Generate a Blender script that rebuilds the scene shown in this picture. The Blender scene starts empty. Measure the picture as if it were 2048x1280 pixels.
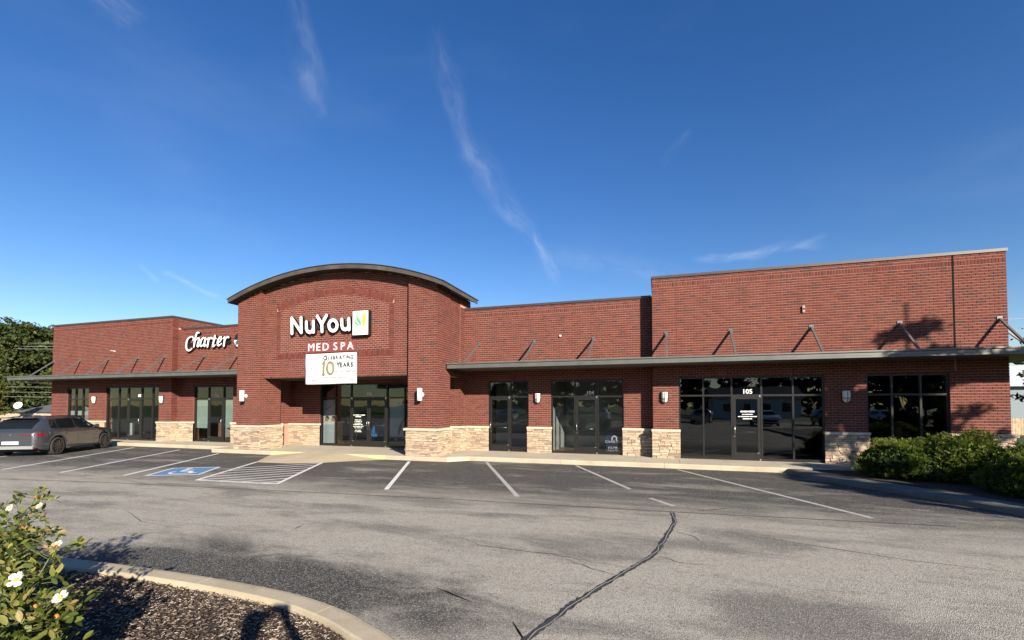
import bpy, bmesh, math, random
import numpy as np
from mathutils import Vector, Matrix, Quaternion

# ------------------------------------------------------------------ camera, sky, sun, exposure
scene = bpy.context.scene
COL = scene.collection
F, HOR, PITCH, CAMH, YAW = 920.0, 810.0, math.radians(1.7), 1.98, math.radians(17.7)
SUN_DIR = Vector((-0.96, 1.0, -0.53)).normalized()          # the way the light travels
SUN_EL = math.asin(-SUN_DIR.z)
SUN_AZ = math.atan2(-SUN_DIR.x, -SUN_DIR.y)                   # clockwise from +Y

cd = bpy.data.cameras.new('camera')
cam = bpy.data.objects.new('camera', cd); COL.objects.link(cam)
cam.location = (0, 0, CAMH)
cam.rotation_euler = (math.radians(90) + PITCH, 0, YAW)
cd.sensor_width = 36.0
cd.lens = 36.0 * F / 2048.0
cd.shift_y = (HOR - F * math.tan(PITCH) - 640.0) / 2048.0
cd.clip_start = 0.05
cd.clip_end = 3000.0
scene.camera = cam
scene.render.resolution_x, scene.render.resolution_y = 1024, 640

world = bpy.data.worlds.new('World'); scene.world = world; world.use_nodes = True
wn, wl = world.node_tree.nodes, world.node_tree.links
wn.clear()
w_out = wn.new('ShaderNodeOutputWorld'); w_bg = wn.new('ShaderNodeBackground')
w_sky = wn.new('ShaderNodeTexSky'); w_sky.sky_type = 'NISHITA'; w_sky.sun_disc = False
w_sky.sun_elevation = SUN_EL; w_sky.sun_rotation = SUN_AZ
w_sky.air_density = 1.0; w_sky.dust_density = 0.12; w_sky.ozone_density = 2.0; w_sky.altitude = 200
w_bg.inputs['Strength'].default_value = 0.072
SKY_NODES = (w_sky, w_bg, w_out)

def wnode(t, **k):
    n = wn.new(t)
    for a, v in k.items(): setattr(n, a, v)
    return n
# cirrus: thin wind-drawn wisps, brightest along one long streak
w_tc = wnode('ShaderNodeTexCoord')
def pxdir(x, y):
    p = PITCH
    fw = Vector((-math.sin(YAW), math.cos(YAW), 0)); rt = Vector((math.cos(YAW), math.sin(YAW), 0)); up = Vector((0, 0, 1))
    f = fw * math.cos(p) + up * math.sin(p); u = up * math.cos(p) - fw * math.sin(p)
    return (rt * ((x - 1024) / F) + f + u * ((HOR - F * math.tan(p) - y) / F)).normalized()
def wmath(op, a, b=None, c=None, clamp=False):
    n = wnode('ShaderNodeMath', operation=op); n.use_clamp = clamp
    for i, v in enumerate((a, b, c)):
        if v is None: continue
        if isinstance(v, (int, float)): n.inputs[i].default_value = v
        else: wl.new(v, n.inputs[i])
    return n.outputs[0]
def wsmooth(v, lo, hi):
    n = wnode('ShaderNodeMapRange', interpolation_type='SMOOTHSTEP')
    n.inputs['From Min'].default_value = lo; n.inputs['From Max'].default_value = hi
    wl.new(v, n.inputs['Value']); return n.outputs['Result']
def wdot(vec):
    d = wnode('ShaderNodeVectorMath', operation='DOT_PRODUCT'); d.inputs[1].default_value = vec
    wl.new(w_warp.outputs[0], d.inputs[0]); return d.outputs['Value']
w_nz0 = wnode('ShaderNodeTexNoise'); w_nz0.inputs['Scale'].default_value = 5.0; w_nz0.inputs['Detail'].default_value = 4
wl.new(w_tc.outputs['Generated'], w_nz0.inputs['Vector'])
w_off = wnode('ShaderNodeVectorMath', operation='MULTIPLY_ADD')
w_off.inputs[1].default_value = (0.09,) * 3
wl.new(w_nz0.outputs['Color'], w_off.inputs[0]); wl.new(w_tc.outputs['Generated'], w_off.inputs[2])
w_warp = wnode('ShaderNodeVectorMath', operation='SUBTRACT'); w_warp.inputs[1].default_value = (0.045,) * 3
wl.new(w_off.outputs[0], w_warp.inputs[0])
def wisp(p0, p1, width, gain, nscale=22.0, fade=0.35):
    a, b = pxdir(*p0), pxdir(*p1)
    pole = a.cross(b).normalized(); mid = (a + b).normalized(); tang = pole.cross(mid).normalized()
    half = math.asin(min(0.99, (b - a).length / 2))
    d = wdot(pole); t = wdot(tang); m = wdot(mid)
    fall = wmath('SUBTRACT', 1.0, wsmooth(wmath('ABSOLUTE', d), 0.0, width * 0.72))
    ends = wmath('SUBTRACT', 1.0, wsmooth(wmath('ABSOLUTE', t), math.sin(half) * (1 - fade), math.sin(half) * 1.15))
    front = wsmooth(m, 0.0, 0.2)
    comb = wnode('ShaderNodeCombineXYZ')
    wl.new(wmath('MULTIPLY', d, nscale * 2.2), comb.inputs[0]); wl.new(wmath('MULTIPLY', t, nscale * 0.55), comb.inputs[1])
    comb.inputs[2].default_value = p0[0] * 0.013
    nz = wnode('ShaderNodeTexNoise'); nz.inputs['Detail'].default_value = 6; nz.inputs['Roughness'].default_value = 0.65; nz.inputs['Scale'].default_value = 1.0
    wl.new(comb.outputs[0], nz.inputs['Vector'])
    body = wsmooth(nz.outputs['Fac'], 0.25, 0.95)
    v = wmath('MULTIPLY', wmath('MULTIPLY', fall, ends), wmath('MULTIPLY', front, body))
    return wmath('MULTIPLY', v, gain * 0.42)
wisps = [wisp((862, 40), (955, 330), 0.035, 0.32), wisp((940, 290), (1040, 460), 0.05, 0.38), wisp((1010, 420), (1120, 560), 0.03, 0.75),
         wisp((570, -20), (630, 190), 0.035, 0.38), wisp((600, 120), (640, 215), 0.02, 0.25), wisp((140, -60), (270, 50), 0.05, 0.42),
         wisp((1390, 505), (1640, 512), 0.018, 0.75), wisp((1560, 520), (1650, 488), 0.012, 0.35), wisp((300, 535), (450, 590), 0.012, 0.7),
         wisp((250, 520), (300, 560), 0.008, 0.45), wisp((1340, 320), (1400, 260), 0.02, 0.18), wisp((1080, 500), (1400, 560), 0.05, 0.22)]
acc = wisps[0]
for v in wisps[1:]: acc = wmath('ADD', acc, v)
w_n2 = wnode('ShaderNodeTexNoise'); w_n2.inputs['Scale'].default_value = 3.0; w_n2.inputs['Detail'].default_value = 7
w_mp = wnode('ShaderNodeMapping'); w_mp.inputs['Scale'].default_value = (1.0, 1.0, 3.0)
wl.new(w_tc.outputs['Generated'], w_mp.inputs['Vector']); wl.new(w_mp.outputs[0], w_n2.inputs['Vector'])
acc = wmath('ADD', acc, wmath('MULTIPLY', wsmooth(w_n2.outputs['Fac'], 0.50, 0.95), 0.05), clamp=True)
w_mix = wnode('ShaderNodeMix', data_type='RGBA')
w_mix.inputs['B'].default_value = (7.2, 7.6, 8.2, 1)
wl.new(acc, w_mix.inputs['Factor'])
w_hsv = wnode('ShaderNodeHueSaturation'); w_hsv.inputs['Hue'].default_value = 0.514; w_hsv.inputs['Saturation'].default_value = 1.33; w_hsv.inputs['Value'].default_value = 1.0
wl.new(w_sky.outputs[0], w_hsv.inputs['Color'])
wl.new(w_hsv.outputs[0], w_mix.inputs['A']); wl.new(w_mix.outputs['Result'], w_bg.inputs['Color']); wl.new(w_bg.outputs[0], w_out.inputs['Surface'])

sl = bpy.data.lights.new('sun', 'SUN'); sun = bpy.data.objects.new('sun', sl); COL.objects.link(sun)
sl.energy = 5.0; sl.angle = math.radians(0.53); sl.color = (1.0, 0.91, 0.77)
sun.rotation_euler = SUN_DIR.to_track_quat('-Z', 'Y').to_euler()
sun.location = (20, -20, 30)

vs = scene.view_settings
vs.view_transform = 'Standard'; vs.look = 'None'; vs.gamma = 1.0; vs.exposure = 1.1; vs.use_curve_mapping = False
scene.display_settings.display_device = 'sRGB'
scene.render.engine = 'CYCLES'
cy = scene.cycles
cy.use_denoising = True
world.cycles.sampling_method = 'MANUAL'; world.cycles.sample_map_resolution = 256
cy.max_bounces = 8; cy.diffuse_bounces = 2; cy.glossy_bounces = 4; cy.transparent_max_bounces = 16
cy.caustics_reflective = False; cy.caustics_refractive = False; cy.sample_clamp_indirect = 4.0

rng = np.random.default_rng(7); random.seed(7)

# ------------------------------------------------------------------ helpers
def ray(x, y):
    fw = np.array([-math.sin(YAW), math.cos(YAW), 0]); rt = np.array([math.cos(YAW), math.sin(YAW), 0]); up = np.array([0, 0, 1.])
    f = fw * math.cos(PITCH) + up * math.sin(PITCH); u = up * math.cos(PITCH) - fw * math.sin(PITCH)
    return rt * (x - 1024) / F + f + u * (HOR - F * math.tan(PITCH) - y) / F

def tag(o, label=None, cat=None, group=None, kind=None):
    if label: o['label'] = label
    if cat: o['category'] = cat
    if group: o['group'] = group
    if kind: o['kind'] = kind
    return o

def link(o, parent=None):
    COL.objects.link(o)
    if parent is not None: o.parent = parent
    return o

def empty(name, loc=(0, 0, 0), rz=0.0, parent=None):
    o = bpy.data.objects.new(name, None); o.empty_display_size = 0.2
    o.location = loc; o.rotation_euler = (0, 0, rz)
    return link(o, parent)

class MB:
    """collects faces in world (or parent-local) space and builds one mesh object"""
    def __init__(s): s.v = []; s.f = []; s.m = []; s.sm = []
    def poly(s, pts, mi=0, smooth=False):
        n = len(s.v); s.v += [tuple(p) for p in pts]; s.f.append(tuple(range(n, n + len(pts)))); s.m.append(mi); s.sm.append(smooth)
    def add(s, verts, faces, mi=0, smooth=False):
        n = len(s.v); s.v += [tuple(p) for p in verts]
        for f in faces: s.f.append(tuple(i + n for i in f)); s.m.append(mi); s.sm.append(smooth)
    def box(s, a, b, mi=0, M=None):
        x0, y0, z0 = (min(a[i], b[i]) for i in range(3)); x1, y1, z1 = (max(a[i], b[i]) for i in range(3))
        vs_ = [(x0, y0, z0), (x1, y0, z0), (x1, y1, z0), (x0, y1, z0), (x0, y0, z1), (x1, y0, z1), (x1, y1, z1), (x0, y1, z1)]
        if M is not None: vs_ = [tuple(M @ Vector(p)) for p in vs_]
        s.add(vs_, [(0, 3, 2, 1), (4, 5, 6, 7), (0, 1, 5, 4), (1, 2, 6, 5), (2, 3, 7, 6), (3, 0, 4, 7)], mi)
    def bar(s, p, q, w, h=None, mi=0, upv=(0, 0, 1)):
        p, q = Vector(p), Vector(q); h = h or w
        d = (q - p).normalized(); u = Vector(upv)
        sd = d.cross(u)
        if sd.length < 1e-4: sd = d.cross(Vector((1, 0, 0)))
        sd.normalize(); u = sd.cross(d).normalized()
        c = [sd * (w / 2) * a + u * (h / 2) * b for a, b in ((-1, -1), (1, -1), (1, 1), (-1, 1))]
        s.add([p + k for k in c] + [q + k for k in c], [(0, 3, 2, 1), (4, 5, 6, 7), (0, 1, 5, 4), (1, 2, 6, 5), (2, 3, 7, 6), (3, 0, 4, 7)], mi)
    def tube(s, pts, rad, n=8, mi=0, cap=True):
        pts = [Vector(p) for p in pts]
        if not isinstance(rad, (list, tuple)): rad = [rad] * len(pts)
        base = len(s.v)
        prev = None
        for i, p in enumerate(pts):
            d = (pts[min(i + 1, len(pts) - 1)] - pts[max(i - 1, 0)]).normalized()
            a = prev if prev is not None else (Vector((0, 0, 1)) if abs(d.z) < 0.9 else Vector((1, 0, 0)))
            a = (a - d * a.dot(d)).normalized(); prev = a; b = d.cross(a)
            for k in range(n):
                t = 2 * math.pi * k / n
                s.v.append(tuple(p + (a * math.cos(t) + b * math.sin(t)) * rad[i]))
        for i in range(len(pts) - 1):
            for k in range(n):
                k2 = (k + 1) % n
                s.f.append((base + i * n + k, base + i * n + k2, base + (i + 1) * n + k2, base + (i + 1) * n + k)); s.m.append(mi); s.sm.append(True)
        if cap:
            s.f.append(tuple(base + k for k in reversed(range(n)))); s.m.append(mi); s.sm.append(False)
            e = base + (len(pts) - 1) * n
            s.f.append(tuple(e + k for k in range(n))); s.m.append(mi); s.sm.append(False)
    def lathe(s, prof, c=(0, 0, 0), axis='Z', n=20, mi=0):
        """prof: list of (r, h)"""
        base = len(s.v); c = Vector(c)
        for r, h in prof:
            for k in range(n):
                t = 2 * math.pi * k / n; a, b = r * math.cos(t), r * math.sin(t)
                q = {'Z': (a, b, h), 'Y': (a, h, b), 'X': (h, a, b)}[axis]
                s.v.append(tuple(c + Vector(q)))
        for i in range(len(prof) - 1):
            for k in range(n):
                k2 = (k + 1) % n
                s.f.append((base + i * n + k, base + i * n + k2, base + (i + 1) * n + k2, base + (i + 1) * n + k)); s.m.append(mi); s.sm.append(True)
        s.f.append(tuple(base + k for k in range(n))); s.m.append(mi); s.sm.append(False)
        s.f.append(tuple(base + (len(prof) - 1) * n + k for k in range(n))); s.m.append(mi); s.sm.append(False)
    def mesh(s, name, mats):
        me = bpy.data.meshes.new(name); me.from_pydata(s.v, [], s.f)
        for m in (mats if isinstance(mats, (list, tuple)) else [mats]): me.materials.append(m)
        me.polygons.foreach_set('material_index', s.m); me.polygons.foreach_set('use_smooth', s.sm)
        me.update(); return me
    def build(s, name, mats, parent=None, fix=False):
        me = s.mesh(name, mats)
        if fix:
            b = bmesh.new(); b.from_mesh(me); bmesh.ops.remove_doubles(b, verts=b.verts, dist=1e-5); bmesh.ops.recalc_face_normals(b, faces=b.faces); b.to_mesh(me); b.free()
        return link(bpy.data.objects.new(name, me), parent)

def np_mesh(name, V, Q, mats, parent=None, attr=None, smooth=False, mi=None):
    """V (n,3), Q (m,k) faces with k equal corners; attr: per-face float named 'bc'"""
    me = bpy.data.meshes.new(name); V = np.asarray(V, np.float32); Q = np.asarray(Q, np.int32)
    k = Q.shape[1]
    me.vertices.add(len(V)); me.vertices.foreach_set('co', V.ravel())
    me.loops.add(Q.size); me.loops.foreach_set('vertex_index', Q.ravel())
    me.polygons.add(len(Q)); me.polygons.foreach_set('loop_start', np.arange(len(Q), dtype=np.int32) * k)
    me.polygons.foreach_set('loop_total', np.full(len(Q), k, np.int32))
    me.polygons.foreach_set('use_smooth', np.full(len(Q), smooth))
    for m in (mats if isinstance(mats, (list, tuple)) else [mats]): me.materials.append(m)
    if mi is not None: me.polygons.foreach_set('material_index', np.asarray(mi, np.int32))
    me.update(calc_edges=True)
    if attr is not None:
        a = me.attributes.new('bc', 'FLOAT', 'FACE'); a.data.foreach_set('value', np.asarray(attr, np.float32))
    me.validate()
    return link(bpy.data.objects.new(name, me), parent)

def copy_tree(o, parent=None):
    c = o.copy(); COL.objects.link(c); c.parent = parent
    for ch in o.children: copy_tree(ch, c)
    return c

# ------------------------------------------------------------------ materials
def newmat(name):
    m = bpy.data.materials.new(name); m.use_nodes = True
    nt = m.node_tree; b = nt.nodes['Principled BSDF']
    return m, nt, b
def N(nt, t, **k):
    n = nt.nodes.new(t)
    for a, v in k.items(): setattr(n, a, v)
    return n
def ramp(nt, fac, stops, interp='LINEAR'):
    r = N(nt, 'ShaderNodeValToRGB'); e = r.color_ramp; e.interpolation = interp
    while len(e.elements) < len(stops): e.elements.new(0.5)
    for i, (p, c) in enumerate(stops): e.elements[i].position = p; e.elements[i].color = (*c, 1)
    nt.links.new(fac, r.inputs[0]); return r.outputs['Color']
def noise(nt, scale, detail=4, rough=0.55, vec=None, dist=0.0):
    n = N(nt, 'ShaderNodeTexNoise'); n.inputs['Scale'].default_value = scale; n.inputs['Detail'].default_value = detail
    n.inputs['Roughness'].default_value = rough; n.inputs['Distortion'].default_value = dist
    if vec is not None: nt.links.new(vec, n.inputs['Vector'])
    return n.outputs['Fac']
def geo_pos(nt): return N(nt, 'ShaderNodeNewGeometry').outputs['Position']
def mathn(nt, op, a, b=None, clamp=False):
    n = N(nt, 'ShaderNodeMath', operation=op); n.use_clamp = clamp
    for i, v in enumerate((a, b)):
        if v is None: continue
        if isinstance(v, (int, float)): n.inputs[i].default_value = v
        else: nt.links.new(v, n.inputs[i])
    return n.outputs[0]
def mixc(nt, fac, a, b, blend='MIX'):
    n = N(nt, 'ShaderNodeMix', data_type='RGBA', blend_type=blend)
    for k, v in (('Factor', fac), ('A', a), ('B', b)):
        if isinstance(v, (int, float)): n.inputs[k].default_value = v
        elif isinstance(v, (tuple, list)): n.inputs[k].default_value = (*v[:3], 1)
        else: nt.links.new(v, n.inputs[k])
    return n.outputs['Result']
def maprange(nt, v, a, b, c=0.0, d=1.0, smooth=True):
    n = N(nt, 'ShaderNodeMapRange', interpolation_type='SMOOTHSTEP' if smooth else 'LINEAR')
    for k, x in (('From Min', a), ('From Max', b), ('To Min', c), ('To Max', d)): n.inputs[k].default_value = x
    nt.links.new(v, n.inputs['Value']); return n.outputs['Result']
def bump(nt, b, h, strength=0.3, dist=0.01):
    n = N(nt, 'ShaderNodeBump'); n.inputs['Strength'].default_value = strength; n.inputs['Distance'].default_value = dist
    nt.links.new(h, n.inputs['Height']); nt.links.new(n.outputs[0], b.inputs['Normal'])

def plain(name, col, rough=0.6, metal=0.0, var=0.12, scale=6.0, bmp=0.0, spec=0.5):
    m, nt, b = newmat(name)
    p = geo_pos(nt)
    f = noise(nt, scale, 5, 0.6, p)
    lo = tuple(max(0, c * (1 - var)) for c in col); hi = tuple(min(1, c * (1 + var)) for c in col)
    nt.links.new(ramp(nt, f, [(0.3, lo), (0.7, hi)]), b.inputs['Base Color'])
    b.inputs['Roughness'].default_value = rough; b.inputs['Metallic'].default_value = metal
    b.inputs['Specular IOR Level'].default_value = spec
    if bmp: bump(nt, b, noise(nt, scale * 12, 3, 0.6, p), bmp, 0.004)
    return m

def piece_random(nt):
    a = N(nt, 'ShaderNodeAttribute', attribute_name='bc'); o = N(nt, 'ShaderNodeObjectInfo')
    return mathn(nt, 'FRACT', mathn(nt, 'ADD', a.outputs['Fac'], o.outputs['Random']))

def brick_material():
    m, nt, b = newmat('red_brick'); r = piece_random(nt); p = geo_pos(nt)
    c = ramp(nt, r, [(0.0, (0.100, 0.025, 0.019)), (0.3, (0.130, 0.032, 0.023)), (0.62, (0.155, 0.041, 0.029)), (0.88, (0.115, 0.033, 0.026)), (0.97, (0.066, 0.028, 0.026))])
    n1 = noise(nt, 0.9, 4, 0.6, p); c = mixc(nt, maprange(nt, n1, 0.35, 0.7, 0.0, 0.28), c, (0.115, 0.046, 0.037))
    mp = N(nt, 'ShaderNodeMapping'); mp.inputs['Scale'].default_value = (2.6, 2.6, 0.22); nt.links.new(p, mp.inputs['Vector'])
    st = noise(nt, 1.0, 5, 0.7, mp.outputs[0]); c = mixc(nt, maprange(nt, st, 0.56, 0.75, 0.0, 0.42), c, (0.055, 0.024, 0.020))      # run-off streaks
    ef = noise(nt, 0.45, 6, 0.75, p, 1.0); c = mixc(nt, maprange(nt, ef, 0.62, 0.76, 0.0, 0.22), c, (0.36, 0.24, 0.20))              # efflorescence
    n2 = noise(nt, 40, 4, 0.7, p); c = mixc(nt, maprange(nt, n2, 0.45, 0.8, 0.0, 0.45), c, (0.10, 0.036, 0.03))
    n3 = noise(nt, 9, 3, 0.7, p); c = mixc(nt, maprange(nt, n3, 0.62, 0.82, 0.0, 0.25), c, (0.34, 0.22, 0.18))
    nt.links.new(c, b.inputs['Base Color']); b.inputs['Roughness'].default_value = 0.88; b.inputs['Specular IOR Level'].default_value = 0.2
    bump(nt, b, noise(nt, 160, 3, 0.7, p), 0.35, 0.004); return m
def mortar_material():
    m, nt, b = newmat('mortar'); p = geo_pos(nt)
    c = ramp(nt, noise(nt, 3, 5, 0.6, p), [(0.3, (0.33, 0.195, 0.15)), (0.7, (0.44, 0.275, 0.21))])
    nt.links.new(c, b.inputs['Base Color']); b.inputs['Roughness'].default_value = 0.95; b.inputs['Specular IOR Level'].default_value = 0.1; return m
def stone_material():
    m, nt, b = newmat('ledge_stone'); r = piece_random(nt); p = geo_pos(nt)
    c = ramp(nt, r, [(0.0, (0.42, 0.325, 0.225)), (0.35, (0.53, 0.425, 0.305)), (0.66, (0.46, 0.36, 0.26)), (0.82, (0.38, 0.25, 0.18)), (0.92, (0.27, 0.205, 0.165)), (0.98, (0.40, 0.29, 0.22))])
    n1 = noise(nt, 13, 6, 0.7, p, 0.6); c = mixc(nt, maprange(nt, n1, 0.5, 0.72, 0.0, 0.6), c, (0.22, 0.145, 0.10))
    n2 = noise(nt, 30, 5, 0.7, p); c = mixc(nt, maprange(nt, n2, 0.5, 0.8, 0.0, 0.5), c, (0.58, 0.46, 0.32))
    nt.links.new(c, b.inputs['Base Color']); b.inputs['Roughness'].default_value = 0.92; b.inputs['Specular IOR Level'].default_value = 0.15
    bump(nt, b, noise(nt, 26, 6, 0.7, p), 0.8, 0.02); return m
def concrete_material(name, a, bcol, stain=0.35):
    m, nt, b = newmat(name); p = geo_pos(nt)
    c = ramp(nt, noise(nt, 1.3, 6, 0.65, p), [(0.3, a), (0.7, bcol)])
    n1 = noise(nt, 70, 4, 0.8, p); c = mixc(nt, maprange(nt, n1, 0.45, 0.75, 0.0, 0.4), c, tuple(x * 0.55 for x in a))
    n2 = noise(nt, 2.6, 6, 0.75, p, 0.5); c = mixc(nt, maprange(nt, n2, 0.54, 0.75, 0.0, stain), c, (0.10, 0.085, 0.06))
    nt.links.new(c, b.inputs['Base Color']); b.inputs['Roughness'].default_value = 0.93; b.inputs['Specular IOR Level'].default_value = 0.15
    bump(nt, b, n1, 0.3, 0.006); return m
def asphalt_material():
    m, nt, b = newmat('asphalt'); p = geo_pos(nt)
    xyz = N(nt, 'ShaderNodeSeparateXYZ'); nt.links.new(p, xyz.inputs[0])
    X, Y = xyz.outputs['X'], xyz.outputs['Y']
    mp = N(nt, 'ShaderNodeMapping'); mp.inputs['Scale'].default_value = (0.45, 1.0, 1.0); mp.inputs['Rotation'].default_value = (0, 0, 0.12); nt.links.new(p, mp.inputs['Vector'])
    big = noise(nt, 0.34, 5, 0.6, mp.outputs[0], 0.4)
    mid = noise(nt, 1.1, 6, 0.65, mp.outputs[0], 0.6)
    fine = noise(nt, 7, 5, 0.7, p)
    # worn, bleached driving lane against the darker stalls and a dark margin by the planting bed
    mp2 = N(nt, 'ShaderNodeMapping'); mp2.inputs['Scale'].default_value = (0.28, 1.25, 1.0); mp2.inputs['Rotation'].default_value = (0, 0, 0.10); nt.links.new(p, mp2.inputs['Vector'])
    streak = noise(nt, 0.9, 7, 0.68, mp2.outputs[0], 0.5)
    lane = maprange(nt, mathn(nt, 'ADD', Y, mathn(nt, 'MULTIPLY', mathn(nt, 'SUBTRACT', streak, 0.5), 7.0)), 8.2, 11.0, 1.0, 0.0)
    bay = maprange(nt, mathn(nt, 'ADD', mathn(nt, 'MULTIPLY', streak, 0.7), mathn(nt, 'MULTIPLY', mid, 0.45)), 0.57, 0.76, 0.0, 0.62)
    dx = mathn(nt, 'MULTIPLY', mathn(nt, 'ADD', X, 5.0), 0.26); dy = mathn(nt, 'MULTIPLY', mathn(nt, 'SUBTRACT', Y, 4.1), 0.9)
    rad = mathn(nt, 'SQRT', mathn(nt, 'ADD', mathn(nt, 'MULTIPLY', dx, dx), mathn(nt, 'MULTIPLY', dy, dy)))
    rim = maprange(nt, mathn(nt, 'ADD', rad, mathn(nt, 'MULTIPLY', mathn(nt, 'SUBTRACT', mid, 0.5), 1.5)), 0.50, 1.05, 0.03, 1.0)
    wear = mathn(nt, 'MULTIPLY', mathn(nt, 'MAXIMUM', lane, bay), rim, clamp=True)
    blot = maprange(nt, mathn(nt, 'ADD', mathn(nt, 'MULTIPLY', streak, 0.55), mathn(nt, 'MULTIPLY', mid, 0.55)), 0.42, 0.60, 0.42, 1.0)
    wear = mathn(nt, 'MULTIPLY', wear, blot)
    c = mixc(nt, wear, (0.036, 0.036, 0.037), (0.43, 0.392, 0.325))
    # aggregate: pale and dark grains
    v = N(nt, 'ShaderNodeTexVoronoi'); v.inputs['Scale'].default_value = 105; nt.links.new(p, v.inputs['Vector'])
    sp = N(nt, 'ShaderNodeSeparateColor'); nt.links.new(v.outputs['Color'], sp.inputs[0])
    c = mixc(nt, maprange(nt, sp.outputs[0], 0.60, 1.0, 0.0, 0.6), c, (0.50, 0.46, 0.385))
    c = mixc(nt, maprange(nt, sp.outputs[1], 0.50, 1.0, 0.0, 0.65), c, (0.055, 0.052, 0.047))
    c = mixc(nt, maprange(nt, fine, 0.45, 0.8, 0.0, 0.3), c, (0.07, 0.067, 0.062))
    # oil drips in the stalls
    oil = noise(nt, 1.9, 3, 0.5, p); c = mixc(nt, mathn(nt, 'MULTIPLY', maprange(nt, oil, 0.70, 0.76, 0.0, 0.7), maprange(nt, Y, 9.5, 10.5)), c, (0.02, 0.018, 0.016))
    nt.links.new(c, b.inputs['Base Color']); b.inputs['Roughness'].default_value = 0.9; b.inputs['Specular IOR Level'].default_value = 0.25
    bump(nt, b, v.outputs['Distance'], 0.55, 0.012); return m
def paint_material(name, col, worn=0.45, scale=9):
    m, nt, b = newmat(name); p = geo_pos(nt)
    n1 = noise(nt, scale, 6, 0.75, p); n2 = noise(nt, 90, 3, 0.7, p)
    f = maprange(nt, mathn(nt, 'ADD', mathn(nt, 'MULTIPLY', n1, 0.6), mathn(nt, 'MULTIPLY', n2, 0.4)), 0.5, 0.62, 0.0, worn)
    c = mixc(nt, f, col, (0.07, 0.068, 0.065))
    nt.links.new(c, b.inputs['Base Color']); b.inputs['Roughness'].default_value = 0.8; return m
def mulch_material():
    m, nt, b = newmat('mulch'); p = geo_pos(nt)
    c = ramp(nt, noise(nt, 28, 6, 0.75, p, 0.8), [(0.3, (0.022, 0.015, 0.010)), (0.55, (0.075, 0.050, 0.034)), (0.75, (0.19, 0.13, 0.09))])
    nt.links.new(c, b.inputs['Base Color']); b.inputs['Roughness'].default_value = 0.95; bump(nt, b, noise(nt, 45, 5, 0.7, p), 1.0, 0.05); return m
def glass_material(name, tint, refl=1.0):
    m = bpy.data.materials.new(name); m.use_nodes = True; nt = m.node_tree; nt.nodes.clear()
    o = N(nt, 'ShaderNodeOutputMaterial'); t = N(nt, 'ShaderNodeBsdfTransparent'); g = N(nt, 'ShaderNodeBsdfGlossy'); x = N(nt, 'ShaderNodeMixShader'); fr = N(nt, 'ShaderNodeLayerWeight'); fr.inputs['Blend'].default_value = 0.5
    t.inputs['Color'].default_value = (*tint, 1); g.inputs['Roughness'].default_value = 0.0; g.inputs['Color'].default_value = (0.95, 0.97, 1.0, 1)
    sch = mathn(nt, 'ADD', mathn(nt, 'MULTIPLY', mathn(nt, 'POWER', fr.outputs['Facing'], 5.0), 0.95), 0.045)
    # faint waviness of float glass
    nz = noise(nt, 1.1, 2, 0.5, geo_pos(nt)); bp = N(nt, 'ShaderNodeBump'); bp.inputs['Strength'].default_value = 0.012; bp.inputs['Distance'].default_value = 0.2
    nt.links.new(nz, bp.inputs['Height']); nt.links.new(bp.outputs[0], g.inputs['Normal'])
    nt.links.new(mathn(nt, 'MULTIPLY', sch, refl, clamp=True), x.inputs[0]); nt.links.new(t.outputs[0], x.inputs[1]); nt.links.new(g.outputs[0], x.inputs[2]); nt.links.new(x.outputs[0], o.inputs[0]); return m
def leaf_material(name, stops, rough=0.55, trans=0.35):
    m, nt, b = newmat(name); r = piece_random(nt); p = geo_pos(nt)
    c = ramp(nt, r, stops)
    c = mixc(nt, maprange(nt, noise(nt, 1.2, 3, 0.6, p), 0.35, 0.7, 0.0, 0.4), c, tuple(x * 0.6 for x in stops[0][1]))
    nt.links.new(c, b.inputs['Base Color']); b.inputs['Roughness'].default_value = rough; b.inputs['Specular IOR Level'].default_value = 0.3
    t = N(nt, 'ShaderNodeBsdfTranslucent'); nt.links.new(c, t.inputs['Color']); x = N(nt, 'ShaderNodeMixShader'); x.inputs[0].default_value = trans
    o = nt.nodes['Material Output']; nt.links.new(b.outputs[0], x.inputs[1]); nt.links.new(t.outputs[0], x.inputs[2]); nt.links.new(x.outputs[0], o.inputs[0]); return m

M = {}
M['brick'] = brick_material(); M['mortar'] = mortar_material(); M['stone'] = stone_material()
M['brick_plain'] = plain('brick_reveal', (0.175, 0.06, 0.045), 0.9, var=0.25, scale=14)
M['stone_back'] = plain('stone_joint', (0.17, 0.13, 0.095), 0.95)
M['cap'] = concrete_material('cast_stone', (0.50, 0.42, 0.31), (0.60, 0.52, 0.40), 0.12)
M['walk'] = concrete_material('sidewalk_concrete', (0.42, 0.365, 0.275), (0.55, 0.49, 0.385), 0.22)
M['kerb'] = concrete_material('kerb_concrete', (0.36, 0.30, 0.215), (0.52, 0.45, 0.335), 0.45)
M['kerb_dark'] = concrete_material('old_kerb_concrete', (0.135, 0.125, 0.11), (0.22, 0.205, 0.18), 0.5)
M['ramp'] = concrete_material('ramp_concrete', (0.44, 0.36, 0.24), (0.52, 0.43, 0.295), 0.10)
M['asphalt'] = asphalt_material()
M['white_paint'] = paint_material('white_line_paint', (0.72, 0.71, 0.68), 0.5)
M['worn_paint'] = paint_material('worn_line_paint', (0.46, 0.44, 0.40), 0.9)
M['blue_paint'] = paint_material('blue_ground_paint', (0.085, 0.22, 0.40), 0.55)
M['yellow_paint'] = paint_material('pale_yellow_paint', (0.72, 0.58, 0.24), 0.35)
M['sealer'] = plain('crack_sealer', (0.040, 0.039, 0.038), 0.8, var=0.7, scale=14)
M['crack'] = plain('open_crack', (0.012, 0.012, 0.012), 0.95, spec=0.0)
M['crackpale'] = plain('crack_dust', (0.30, 0.28, 0.25), 0.95, var=0.5, scale=30)
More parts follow.
